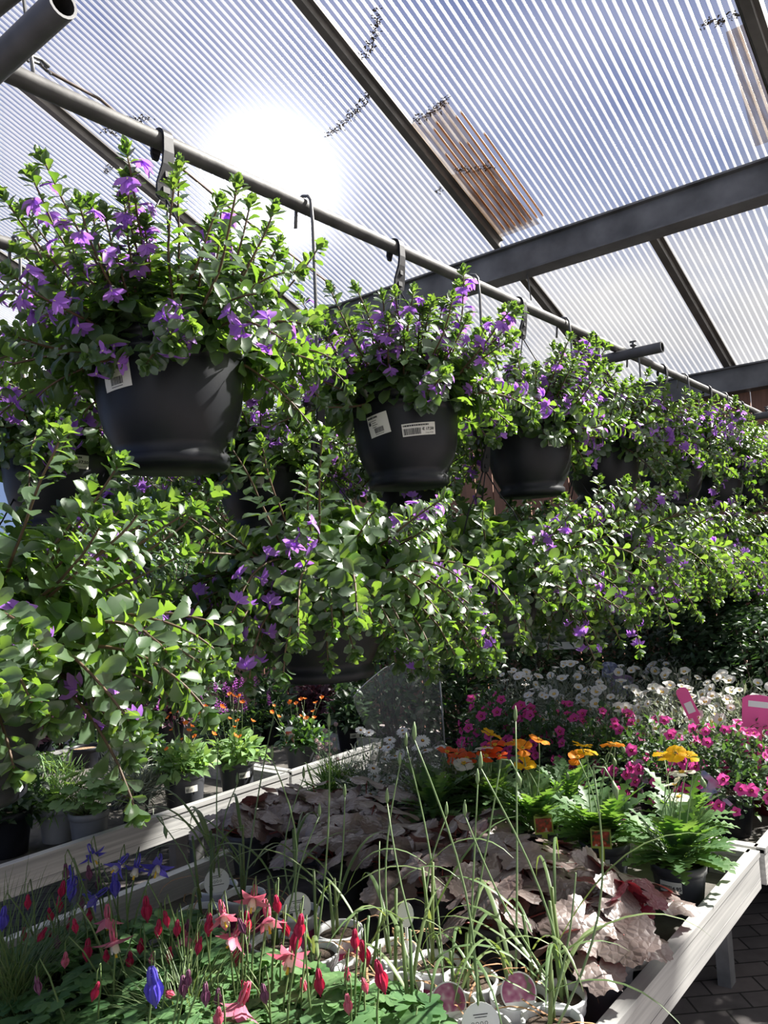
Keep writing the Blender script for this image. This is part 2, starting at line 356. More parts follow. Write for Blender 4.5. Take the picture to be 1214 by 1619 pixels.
T['narrow'] = leaf([.03, .09, .10, .07, .01], .3, .15)
T['needle'] = leaf([.03, .05, .04, .008], .3, .2)
T['petal'] = leaf([.10, .20, .24, .14], .25, -.1)
T['fan_petal'] = leaf([.08, .15, .22, .19, .04], .3, .22)
T['daisy_petal'] = leaf([.10, .16, .17, .08], .15, .12)
T['poppy_leaf'] = leaf([.015, .02, .13, .03, .18, .045, .22, .05, .20, .05, .16, .04, .09, .01], .25, .45, [0, .2, .27, .33, .43, .47, .58, .62, .73, .77, .86, .89, .95, 1.0])
def palm(lobes, depth, rings=3, seg=46, ruffle=.05, tooth=.0, cupz=.12, gap=.42, seed=1, fold=.008, lexp=3.2):
    """palmate leaf: stalk joins at the origin, blade spreads around it"""
    V = [(0, 0, 0)]; F = []
    th = np.linspace(-PI+gap, PI-gap, seg+1)
    rg = random.Random(seed)
    ph = rg.random()*6
    for r_ in range(1, rings+1):
        q = r_/rings
        for k, a in enumerate(th):
            u = (a+PI-gap)/(2*(PI-gap))*lobes
            lob = 1-depth*(abs((u % 1)-.5)*2)**lexp*q
            rad = q*lob*(.52-.06*abs(a)/PI+.02)*(1+(tooth*(1 if k % 2 else -1) if r_ == rings else 0))
            z = cupz*(q**1.5)*(-.6) + ruffle*q*q*math.sin(a*lobes*.62+ph) + fold*math.cos(2*PI*u)*q
            V.append((rad*math.sin(a), rad*math.cos(a), z))
    m_ = seg+1
    for k in range(seg): F.append((0, 1+k+1, 1+k))
    for r_ in range(rings-1):
        for k in range(seg):
            a = 1+r_*m_+k; F.append((a, a+1, a+m_+1, a+m_))
    return MB().add(V, F).tpl()
T['heuchera'] = palm(6, .17, 4, 48, .035, .03, .06, .16, 3, .006, 2.2)
T['heuchera2'] = palm(7, .16, 4, 49, .05, .035, .12, .22, 5, .006, 2.4)
T['geranium'] = palm(7, .32, 2, 30, .04, .04, -.08, .30, 7)
def columbine_leaf(seed):
    mb = MB(); rg = random.Random(seed)
    f = palm(3, .42, 2, 15, .03, .0, .1, 1.45, seed, .03, 1.6)
    for a in (-1.15, 0, 1.15):
        d = (math.sin(a), math.cos(a), rg.uniform(-.15, .05)); p = np.array(d)*.16
        mb.inst(f, frames([p], [d], [(0, 0, 1)], [1.0 if a == 0 else .92]))
    return mb.tpl()
T['columbine'] = columbine_leaf(2); T['columbine2'] = columbine_leaf(9)

# ------------------------------------------------------------------ flowers (mesh data shared between copies)
FL = {}; FT = {}
def reg(key, name, mb, mats): FL[key] = mb.mesh(name, mats); FT[key] = mb.tpl()
def spin(n, tilt, a0=0, z=0, r0=0, jit=0, rg=random):
    """n frames around Z, leaning out by tilt from the vertical axis"""
    P = []; D = []; N = []
    for k in range(n):
        a = a0+2*PI*k/n+rg.uniform(-jit, jit); c, s_ = math.cos(a), math.sin(a); tl = tilt+rg.uniform(-jit, jit)
        d = (c*math.sin(tl), s_*math.sin(tl), math.cos(tl)); D.append(d); P.append((c*r0, s_*r0, z))
        N.append((-c*math.cos(tl), -s_*math.cos(tl), math.sin(tl)))
    return np.array(P), np.array(D), np.array(N)
rg = random.Random(4)
for v_ in range(5):      # fan flower: five narrow petals spread like half a wheel; opens along +Y, fan hangs to -Z
    mb = MB(); P = []; D = []; N = []
    for k in range(5):
        a = R(-64+32*k+rg.uniform(-7, 7)); d = (math.sin(a), .35+rg.uniform(-.15, .15), -math.cos(a)); D.append(d); P.append((0, .35, 0)); N.append((0, 1, .2))
    mb.inst(T['fan_petal'], frames(P, D, N, [rg.uniform(.9, 1.1) for _ in P]), 0)
    tube(mb, [(0, -.25, .08), (0, .1, .05), (0, .38, 0)], [.05, .08, .12], 5, 0)
    tube(mb, [(0, .36, .02), (0, .50, -.06)], [.07, .02], 5, 1)
    reg('fan%d' % v_, 'flower', mb, ['fan_petal', 'fan_throat'])
def col_flower(mats, seed, op):     # columbine: spread sepals, cream cup, spurs swept back; opens along +Y
    rg = random.Random(seed); mb = MB()
    def rot(P): return np.stack([P[:, 0], P[:, 2], -P[:, 1]], 1)
    P, D, N = spin(5, op, r0=.04, jit=.08, rg=rg); mb.inst(T['ovate'], frames(rot(P), rot(D), rot(N), [1.0]*5), 0)
    P, D, N = spin(5, .32, .6, 0, .10, .05, rg); mb.inst(T['petal'], frames(rot(P), rot(D), rot(N), [.62]*5), 1)
    for k in range(5):
        a = .6+2*PI*k/5; c, s_ = math.cos(a), math.sin(a)
        tube(mb, [(.10*c, .05, -.10*s_), (.15*c, -.25, -.15*s_), (.12*c, -.55, -.12*s_), (.05*c, -.72, -.05*s_)], [.07, .05, .03, .035], 5, 0)
    for k in range(7):
        a = k*2.4; tube(mb, [(0, .1, 0), (.05*math.cos(a), .8, .05*math.sin(a))], [.012, .02], 4, 2)
    return mb
for k, (c_, op) in enumerate([('col_pink', 1.25), ('col_pink', .75), ('col_blue', 1.15), ('col_blue', .7)]):
    reg('col%d' % k, 'flower', col_flower(None, 10+k, op), [c_, 'col_cream', 'yellow'])
for k, c_ in enumerate(['col_red', 'purple_bud', 'col_blue', 'col_pink']):   # closed hanging bell along +Y
    mb = MB()
    for q in range(5):
        a = 2*PI*q/5; c, s_ = math.cos(a), math.sin(a)
        mb.inst(T['ovate'], frames([(.06*c, 0, .06*s_)], [(.16*c, 1, .16*s_)], [(c, -.1, s_)], [1.0]), 0)
        tube(mb, [(.12*c, .12, .12*s_), (.12*c, -.20, .12*s_), (.05*c, -.38, .05*s_)], [.08, .05, .04], 5, 0)
    tube(mb, [(0, -.1, 0), (0, .35, 0), (0, .75, 0), (0, .95, 0)], [.08, .2, .17, .05], 7, 0)
    reg('colbud%d' % k, 'flower_bud', mb, [c_])
def poppy(c_, seed, op):
    rg = random.Random(seed); mb = MB()
    pt = []
    for k in range(4):
        a = k*PI/2+rg.uniform(-.2, .2); tl = op+rg.uniform(-.2, .2)+(.15 if k % 2 else 0); c, s_ = math.cos(a), math.sin(a)
        V = []; F = []; nu, nv = 6, 7
        for i in range(nu+1):
            t_ = i/nu
            for j in range(nv+1):
                u_ = (j/nv-.5)*2; wdt = .95*math.sin(min(1, t_*1.15+.12)*PI*.52)**.8
                ang = u_*wdt*1.0
                el = tl*(.75+.35*t_); rr = t_*(1-.12*u_*u_)
                rip = .05*t_*math.sin(u_*9+seed+k*2)+.03*t_*math.sin(u_*17+k)
                hx = rr*math.sin(el); hz = rr*math.cos(el)+rip
                V.append((hx*math.cos(a+ang*.85), hx*math.sin(a+ang*.85), hz+.012*(k % 2)))
        for i in range(nu):
            for j in range(nv):
                q = i*(nv+1)+j; F.append((q, q+1, q+nv+2, q+nv+1))
        mb.add(V, F, 0)
    lathe(mb, [(.02, 0), (.10, .06), (.11, .16), (.02, .22)], 8, 2)
    for k in range(26):
        a = k*2.4; q = .14+.08*rg.random(); tube(mb, [(.06*math.cos(a), .06*math.sin(a), .03), (q*math.cos(a), q*math.sin(a), .2+.1*rg.random())], [.01, .03], 4, 1)
    reg('poppy_%s%d' % (c_, seed % 2), 'flower', mb, ['poppy_'+c_, 'yellow', 'green_stem'])
for i, c_ in enumerate(['yellow', 'orange', 'red', 'white']): poppy(c_, 20+2*i, 1.0); poppy(c_, 21+2*i, 1.3)
mb = MB()     # daisy, faces +Z
P, D, N = spin(18, 1.48, r0=.13, jit=.06, rg=rg); mb.inst(T['daisy_petal'], frames(P, D, N, [.9]*18), 0)
lathe(mb, [(.26, 0), (.24, .07), (.14, .13), (.01, .15)], 12, 1); lathe(mb, [(.13, .131), (.08, .165), (.01, .18)], 10, 2)
reg('daisy', 'flower', mb, ['daisy_white', 'daisy_eye', 'yellow'])
def funnel(key, mats, lobes, dep, seed):
    rg = random.Random(seed); mb = MB(); seg = 20; V = []; F = []; prof = [(.08, -.75), (.14, -.3), (.42, -.05), (.75, .10), (1.0, .12)]
    for i, (r_, z) in enumerate(prof):
        for k in range(seg):
            a = 2*PI*k/seg; q = 1-dep*(i/4)**2*(abs(math.cos(a*lobes/2+.3)))**3+.04*(i/4)*math.sin(a*7+seed)
            V.append((r_*q*math.cos(a), r_*q*math.sin(a), z+.05*(i/4)*math.sin(a*lobes+seed)))
    for i in range(4):
        for k in range(seg): F.append((i*seg+k, i*seg+(k+1) % seg, (i+1)*seg+(k+1) % seg, (i+1)*seg+k))
    mb.add(V, F, 0)
    lathe(mb, [(.30, -.07), (.15, -.14), (.01, -.16)], 10, 1); tube(mb, [(0, 0, -.2), (0, 0, .06)], [.06, .08], 5, 2)
    reg(key, 'flower', mb, mats)
for k in range(2):
    funnel('convolvulus%d' % k, ['white_funnel', 'yellow', 'white_funnel'], 5, .08, 3+k)
    funnel('petunia%d' % k, ['magenta', 'magenta_eye', 'yellow'], 5, .26, 7+k)
mb = MB()     # pompom head
P = []; D = []
for k in range(60):
    z = 1-2*(k+.5)/60; a = k*2.4; q = math.sqrt(1-z*z); D.append((q*math.cos(a), q*math.sin(a), z)); P.append(np.array(D[-1])*.35)
mb.inst(T['petal'], frames(P, D, np.roll(np.array(D), 1, 1), [.62]*60), 0)
reg('pompom', 'flower', mb, ['pale_pink'])
mb = MB(); P, D, N = spin(5, 1.1, jit=.1, rg=rg); mb.inst(T['petal'], frames(P, D, N, [1]*5, 1.5), 0); lathe(mb, [(.22, .05), (.12, .22), (.01, .25)], 8, 1)
reg('geum', 'flower', mb, ['geum_orange', 'yellow'])
mb = MB()
for k in range(16):
    a = k*2.4; z = k/16; q = .20*(1-.6*z); mb.inst(T['petal'], frames([(q*.3*math.cos(a), q*.3*math.sin(a), z)]*2, [(math.cos(a), math.sin(a), .3), (math.cos(a+.8), math.sin(a+.8), -.2)], [(0, 0, 1)]*2, [.26*(1-.5*z)]*2, 1.4), 0)
tube(mb, [(0, 0, -.3), (0, 0, 1)], [.03, .01], 4, 1)
reg('spike', 'flower_spike', mb, ['spike_purple', 'green_stem'])

def put(key, parent, p, d=(0, 0, 1), up=(1, 0, 0), s=.02, axis='Z', name=None):
    """a flower as a child; its axis (Z or Y of the shape) is turned along d"""
    d = nrm(d); up = np.asarray(up, float)
    if abs(nrm(up)@d) > .95: up = np.array([.2, 1, .3])
    if axis == 'Z':
        z = d; x = nrm(np.cross(up, z)); y = np.cross(z, x)
    else:
        y = d; x = nrm(np.cross(y, up)); z = np.cross(x, y)
    m = np.eye(4); m[:3, 0] = x*s; m[:3, 1] = y*s; m[:3, 2] = z*s; m[:3, 3] = p
    return link(name or FL[key].name.split('.')[0], FL[key], parent, mw=m)

# ================================================================== SETTING
mb = MB(); mb.add([(-14, -8, 0), (8, -8, 0), (8, 14, 0), (-14, 14, 0)], [(0, 1, 2, 3)])
struct(mb.obj('floor', 'pavers', smooth=False), 'dark brick pavers laid diagonally under the benches')
# translucent lean-to roof
TAN = math.tan(R(22)); Z0 = EYE[2]+4.0
def rz(y): return Z0-TAN*y
XA, XB, YA, YB = -10.0, 3.4, -2.6, 6.44
m, t, b = newmat('roof_sheet'); M['sheet'] = m
g = nd(t, 'ShaderNodeTexCoord'); n = nd(t, 'ShaderNodeTexNoise'); n.inputs['Scale'].default_value = 1.3; n.inputs['Detail'].default_value = 6
t.links.new(g.outputs['Object'], n.inputs['Vector'])
tr = nd(t, 'ShaderNodeBsdfTransparent'); tr.inputs[0].default_value = (.80, .81, .83, 1)
tl = nd(t, 'ShaderNodeBsdfTranslucent'); tl.inputs[0].default_value = (.80, .80, .78, 1)
gl = nd(t, 'ShaderNodeBsdfGlossy'); gl.inputs['Roughness'].default_value = .25; gl.inputs[0].default_value = (.7, .7, .7, 1)
mr = nd(t, 'ShaderNodeMapRange'); mr.inputs['From Min'].default_value = .3; mr.inputs['From Max'].default_value = .7; mr.inputs['To Min'].default_value = .012; mr.inputs['To Max'].default_value = .045
t.links.new(n.outputs['Fac'], mr.inputs['Value'])
s1 = nd(t, 'ShaderNodeMixShader'); t.links.new(mr.outputs[0], s1.inputs[0]); t.links.new(tr.outputs[0], s1.inputs[1]); t.links.new(tl.outputs[0], s1.inputs[2])
s2 = nd(t, 'ShaderNodeMixShader'); s2.inputs[0].default_value = .04; t.links.new(s1.outputs[0], s2.inputs[1]); t.links.new(gl.outputs[0], s2.inputs[2])
t.links.new(s2.outputs[0], t.nodes['Material Output'].inputs['Surface'])
def ribmat(name, col, tcol, rough=.22, tw=.55):
    m, t, b = newmat(name); M[name] = m
    b.inputs['Base Color'].default_value = c4(col); b.inputs['Roughness'].default_value = rough; b.inputs['Transmission Weight'].default_value = .8; b.inputs['IOR'].default_value = 1.45
    tl = nd(t, 'ShaderNodeBsdfTranslucent'); tl.inputs[0].default_value = c4(tcol)
    s1 = nd(t, 'ShaderNodeMixShader'); s1.inputs[0].default_value = tw; t.links.new(b.outputs[0], s1.inputs[1]); t.links.new(tl.outputs[0], s1.inputs[2])
    tr = nd(t, 'ShaderNodeBsdfTransparent'); tr.inputs[0].default_value = c4([.25+.75*q for q in tcol])
    s2 = nd(t, 'ShaderNodeMixShader'); s2.inputs[0].default_value = .40; t.links.new(tr.outputs[0], s2.inputs[1]); t.links.new(s1.outputs[0], s2.inputs[2])
    t.links.new(s2.outputs[0], t.nodes['Material Output'].inputs['Surface'])
ribmat('sheet_rib', (.80, .80, .80), (.85, .85, .85), .2, .42); ribmat('rusty_rib', (.30, .17, .08), (.40, .22, .09), .6, .5)
mb = MB(); mb.add([(XA, YA, rz(YA)), (XB, YA, rz(YA)), (XB, YB, rz(YB)), (XA, YB, rz(YB))], [(0, 1, 2, 3)], 0)
PITCHX = .040
prof = MB()
seg = 8; V = [(.0068*math.cos(PI*2*k/seg), yv, .0068*math.sin(PI*2*k/seg)) for yv in (0, 1) for k in range(seg)]
prof.add(V, [(k, (k+1) % seg, seg+(k+1) % seg, seg+k) for k in range(seg)]); prof = prof.tpl()
RUST = (-2.50, -2.18, 3.75, 4.50)
def rib(x, y0, y1, mi):
    m = np.eye(4); m[1, 1] = y1-y0; m[2, 1] = rz(y1)-rz(y0); m[:3, 3] = (x, y0, rz(y0)-.008); return m, mi
L0 = []; L1 = []
x = XA+.02
while x < XB:
    if RUST[0] < x < RUST[1]:
        ya = RUST[2]+.12*math.sin(x*40)
        L0.append(rib(x, YA, ya, 0)[0]); L1.append(rib(x, ya, RUST[3], 0)[0]); L0.append(rib(x, RUST[3], YB, 0)[0])
    else: L0.append(rib(x, YA, YB, 0)[0])
    x += PITCHX
mb.inst(prof, L0, 1); mb.inst(prof, L1, 2)
ceiling = struct(mb.obj('ceiling', ['sheet', 'sheet_rib', 'rusty_rib']), 'ribbed translucent plastic roof sheets with daylight behind')
m, t, b = newmat('rust_stain'); M['rust_stain'] = m
n = nd(t, 'ShaderNodeTexNoise'); n.inputs['Scale'].default_value = 5; n.inputs['Detail'].default_value = 6; g = nd(t, 'ShaderNodeTexCoord'); mpp = nd(t, 'ShaderNodeMapping'); mpp.inputs['Scale'].default_value = (6, .8, 1)
t.links.new(g.outputs['Object'], mpp.inputs[0]); t.links.new(mpp.outputs[0], n.inputs['Vector'])
r = nd(t, 'ShaderNodeValToRGB'); r.color_ramp.elements[0].position = .3; r.color_ramp.elements[0].color = (.55, .42, .31, 1); r.color_ramp.elements[1].position = .7; r.color_ramp.elements[1].color = (.95, .90, .84, 1)
t.links.new(n.outputs['Fac'], r.inputs['Fac']); tr = nd(t, 'ShaderNodeBsdfTransparent'); t.links.new(r.outputs['Color'], tr.inputs[0])
b.inputs['Base Color'].default_value = (.35, .22, .12, 1); b.inputs['Roughness'].default_value = .9
s1 = nd(t, 'ShaderNodeMixShader'); s1.inputs[0].default_value = .12; t.links.new(tr.outputs[0], s1.inputs[1]); t.links.new(b.outputs[0], s1.inputs[2]); t.links.new(s1.outputs[0], t.nodes['Material Output'].inputs['Surface'])
for poly in ([(-2.51, 3.58), (-2.24, 3.54), (-2.25, 4.02), (-2.26, 4.50), (-2.51, 4.50)], [(-2.51, 3.97), (-2.27, 4.02), (-2.22, 4.53), (-2.51, 4.53)], [(-.87, 3.85), (-.79, 3.85), (-.79, 4.52), (-.93, 4.52)]):
    mb = MB(); mb.add([(x_, y_, rz(y_)-.020-.002*len(poly)) for x_, y_ in poly], [tuple(range(len(poly)))]); mb.obj('stain', 'rust_stain', ceiling)
# grime caught under the sheets
rg = random.Random(8)
def roofpt(px, py):
    d = ray(px, py); s_ = 4.0/(d[2]+TAN*d[1]); return EYE+d*s_
for pts in ([(596, 10), (594, 45), (584, 70), (572, 84)], [(584, 145), (565, 165), (545, 190), (518, 208)], [(708, 148), (692, 165), (672, 178), (654, 188)], [(722, 262), (745, 264), (775, 258)],
            [(1170, 12), (1140, 26), (1110, 32)], [(235, 180), (220, 186), (205, 184)], [(182, 210), (172, 200), (165, 205)], [(180, 255), (172, 262), (165, 270)], [(425, 352), (410, 370), (390, 388), (378, 392)], [(700, 292), (690, 298)]):
    mb = MB(); Q = [roofpt(*p) for p in pts]; P = []; D = []
    for a, b_ in zip(Q[:-1], Q[1:]):
        for k in range(int(np.linalg.norm(b_-a)/.0016)+2):
            p = a+(b_-a)*rg.random()+np.array([rg.gauss(0, .012), rg.gauss(0, .012), 0]); p[2] = rz(p[1])-.018; P.append(p); D.append((rg.gauss(0, 1), rg.gauss(0, 1), rg.gauss(0, .3)))
    mb.inst(T['ovate'], frames(P, D, [(0, 0, 1)]*len(P), [rg.uniform(.006, .020) for _ in P]))
    mb.obj('grime', 'grime', ceiling)
# purlins and glazing bars
k = 1
def trim(mb, m, label):
    global k
    o = struct(mb.obj('trim_%d' % k, m, smooth=False), label); k += 1; return o
def beam(y, zt, h, label):
    mb = MB(); box(mb, XA, XB, y-.035, y+.035, zt-h, zt); box(mb, XA, XB, y-.075, y+.075, zt-.012, zt); box(mb, XA, XB, y-.075, y+.075, zt-h-.012, zt-h); trim(mb, 'beam', label)
beam(4.62, rz(4.62)-.05, .19, 'thick grey steel beam crossing under the roof')
beam(6.36, rz(6.36)-.05, .18, 'grey steel beam above the timber boards')
def bar(x, y0, y1, label):
    mb = MB()
    for dx, h0, h1 in ((-.035, .02, .05), (.035, .02, .05)):
        pass
    for (xa, xb, za, zb) in ((x-.045, x+.045, -.028, -.016), (x-.022, x+.022, -.075, -.028)):
        V = [(xx, yy, rz(yy)+zz) for yy in (y0, y1) for xx in (xa, xb) for zz in (za, zb)]
        mb.add(V, [(0, 1, 3, 2), (4, 6, 7, 5), (0, 2, 6, 4), (1, 5, 7, 3), (0, 4, 5, 1), (2, 3, 7, 6)])
    trim(mb, 'bar', label)
for x, lab in ((-6.3, 'glazing bar far left of the roof'), (-4.43, 'glazing bar behind the overhead pipe, left of the sun glare'), (-2.55, 'glazing bar meeting the beam beside the rusty patch'), (-.75, 'glazing bar at the top right corner'), (1.1, 'glazing bar beyond the right edge')):
    bar(x, YA, 4.56, lab)
for x, lab in ((-4.43, 'lower glazing bar hidden behind the beam'), (-2.55, 'lower glazing bar continuing behind the beam'), (-1.63, 'lower glazing bar above the timber wall'), (-.2, 'lower glazing bar right of the frame')):
    bar(x, 4.68, YB, lab)
mb = MB(); box(mb, XA, XB, 6.46, 6.58, rz(6.44)-.16, rz(6.44)-.03); trim(mb, 'beam', 'added gutter along the low edge of the roof, put in for shade')  # unseen eave strip, added to help shade the floor
# timber wall under the far beam
mb = MB(); x = -9.0; rg = random.Random(3)
while x < 3.0:
    box(mb, x, x+.182, 6.42+rg.uniform(0, .008), 6.45, .02, rz(6.4)-.2); x += .192
struct(mb.obj('wall_back', 'timber', smooth=False), 'brown vertical timber boards with gaps of daylight')
mb = MB(); box(mb, -9, 3, 6.455, 6.50, .9, 1.0); box(mb, -9, 3, 6.455, 6.5, 2.2, 2.3); trim(mb, 'timber', 'rails behind the timber boards')

# ================================================================== PIPES
PX, PZ, PX2 = -1.28, 2.50, -1.953
def pipe(name, a, b_, r_, m, label, bore=True, sag=0):
    a, b_ = np.array(a, float), np.array(b_, float)
    o = thing(name, label, 'pipe', (a+b_)/2)
    mb = MB(); P = [a-(a+b_)/2+(b_-a)*q+np.array([0, 0, -sag*4*q*(1-q)]) for q in np.linspace(0, 1, 13)]
    tube(mb, P, r_, 18, 0, cap=False); d = nrm(b_-a)
    tube(mb, P, r_*.80, 14, 1, cap=False)
    for e_, s_ in ((0, 1), (-1, -1)):    # end rings
        pass
    n0 = 18; ax = nrm(np.cross(d, [.31, .17, .93])); bx = np.cross(d, ax)
    for q in (P[0], P[-1]):
        V = [q+rr*(math.cos(2*PI*k/18)*ax+math.sin(2*PI*k/18)*bx) for rr in (r_, r_*.8) for k in range(18)]
        mb.add(V, [(k, (k+1) % 18, 18+(k+1) % 18, 18+k) for k in range(18)], 0)
    mb.obj('tube', [m, 'pipe_bore'], o)
    return o
pipe('overhead_pipe', (PX, -.9, PZ), (PX, 5.62, PZ), .0175, 'pipe', 'long grey overhead pipe carrying the front row of hanging baskets')
pipe('overhead_pipe', (PX2, -.9, PZ), (PX2, 5.62, PZ), .0175, 'pipe', 'second overhead pipe behind, seen at the left edge above the flowers')
cz = PZ-.0405
for y, x1, lab in ((.588, -1.012, 'dark cross pipe with open end in the top left corner'), (3.235, -1.080, 'dark cross pipe with clamp screws under the middle of the long pipe'), (5.46, -.9, 'cross pipe under the far end of the long pipe')):
    o = pipe('cross_pipe', (-4.2, y, cz), (x1, y, cz), .0225, 'dark_pipe', lab)
    c0 = np.array(o.location)
    for sx in ((-1.20, -1.42) if y > 1 else (-1.33,)):
        mb = MB(); tube(mb, [(0, 0, .015), (0, 0, .05)], .006, 8); tube(mb, [(0, 0, .03), (0, 0, .036)], .014, 6); tube(mb, [(-.014, 0, .05), (.014, 0, .05)], .004, 6)
        mb.obj('clamp_screw', 'dark_pipe', o, loc=Vector((sx, y, cz))-o.location)
o = pipe('upper_pipe', at_z(-60, 52, PZ+.28), at_z(44, -34, PZ+.28), .02, 'pipe', 'grey pipe cut by the very top left corner')
mb = MB(); p = at_z(38, 2, PZ+.27); q = at_z(53, 118, PZ+.02)
tube(mb, [p, p+(q-p)*.5, q], .004, 6); tag(mb.obj('drop_rod', 'rod'), 'thin steel rod hanging beside the top left cross pipe', 'rod')
mb = MB(); Q = [at_d(20, 96, 1.5), at_d(40, 92, 1.55), at_d(62, 100, 1.6), at_d(75, 112, 1.62)]
for dx in (0, .006): tube(mb, [Vector(x_)+Vector((dx, 0, dx)) for x_ in Q], .004, 6)
for q_ in Q: tube(mb, [np.array(q_)+np.array([-.006, 0, .008]), np.array(q_)+np.array([.012, 0, -.012])], .003, 5)
tag(mb.obj('chain', 'rod'), 'short curved chain resting on the left end of the long pipe', 'chain')
mb = MB(); Q = [at_d(75, 112, 1.62), at_d(160, 158, 2.0), at_d(255, 240, 2.3), at_d(350, 318, 2.6), at_d(440, 388, 3.0), at_d(530, 455, 3.5)]
tube(mb, Q, .004, 6); tag(mb.obj('cable', 'rusty_cable'), 'thin brown cable running behind the long pipe from the chain', 'cable')
mb = MB(); p = at_y(829, 418, 4.62)
tube(mb, [p, p+np.array([.01, 0, -.02]), p+np.array([.02, 0, -.12]), p+np.array([.03, 0, -.25])], .004, 5)
tag(mb.obj('wire', 'rod'), 'short wire dangling from the thick roof beam', 'wire')

# ================================================================== HANGING BASKETS
POTP = [(.0, 0), (.103, 0), (.110, .006), (.110, .022), (.103, .030), (.112, .045), (.127, .075), (.136, .11), (.141, .15), (.143, .19), (.1435, .206), (.1485, .208), (.1485, .218), (.1455, .220), (.149, .236), (.152, .238), (.152, .250), (.143, .250), (.140, .215)]
mb = MB(); lathe(mb, POTP, 40); POT_ME = mb.mesh('pot', 'black_pot')
mb = MB(); lathe(mb, [(.141, .218), (.08, .226), (.005, .228)], 24); SOIL_ME = mb.mesh('soil', 'soil')
def potr(z):
    P = POTP[4:11]
    return float(np.interp(z, [q[1] for q in P], [q[0] for q in P]))
# hanger: flat plastic hook with a paddle, plus three cords to the rim; hangs over a pipe along Y
def hanger_mesh(top):
    """top = height of the pipe axis above pot bottom"""
    mb = MB()
    pts = []
    for a in np.linspace(R(205), R(0), 12): pts.append((.0215*math.cos(a), .0215*math.sin(a), .011))
    pts = [(-.022, -.030, .006), (-.0225, -.018, .010)] + pts + [(.0215, -.03, .012), (.018, -.055, .013), (.008, -.095, .021), (.004, -.118, .019), (.002, -.124, .010)]
    V = []; F = []
    for i, (x, z, hw) in enumerate(pts):
        a, b_ = pts[max(i-1, 0)], pts[min(i+1, len(pts)-1)]
        tx, tz = b_[0]-a[0], b_[1]-a[1]; l = math.hypot(tx, tz); nx, nz = -tz/l*.003, tx/l*.003
        for s1, s2 in ((1, 1), (1, -1), (-1, -1), (-1, 1)): V.append((x+nx*s1, hw*s2, top+z+nz*s1))
    n_ = len(pts)
    for i in range(n_-1):
        for j in range(4): F.append((i*4+j, i*4+(j+1) % 4, (i+1)*4+(j+1) % 4, (i+1)*4+j))
    F += [(3, 2, 1, 0), tuple((n_-1)*4+j for j in range(4))]
    mb.add(V, F)
    for (x, z, hw) in ((.012, -.075, .006), (.006, -.105, .008)):    # raised ribs of the paddle
        box(mb, x+.001, x+.006, -hw, hw, top+z-.006, top+z+.006)
    return mb
def cord_mesh(top, az):
    mb = MB(); a = np.array([.003, .008*math.sin(az), top-.118]); b_ = np.array([.149*math.cos(az), .149*math.sin(az), .244])
    c = a*.55+b_*.45+np.array([.012*math.cos(az), .012*math.sin(az), 0])
    tube(mb, [a, (a+c)/2+np.array([0, 0, -.01]), c, b_], .0022, 6)
    tube(mb, [b_+np.array([0, 0, -.012]), b_+np.array([0, 0, .012])], .005, 6)
    return mb
HG = {}
def hanger(top):
    k_ = round(top, 3)
    if k_ not in HG: HG[k_] = (hanger_mesh(top).mesh('hanger', 'hanger', False), [cord_mesh(top, a).mesh('cord', 'hanger') for a in (R(-100), R(20), R(140))])
    return HG[k_]

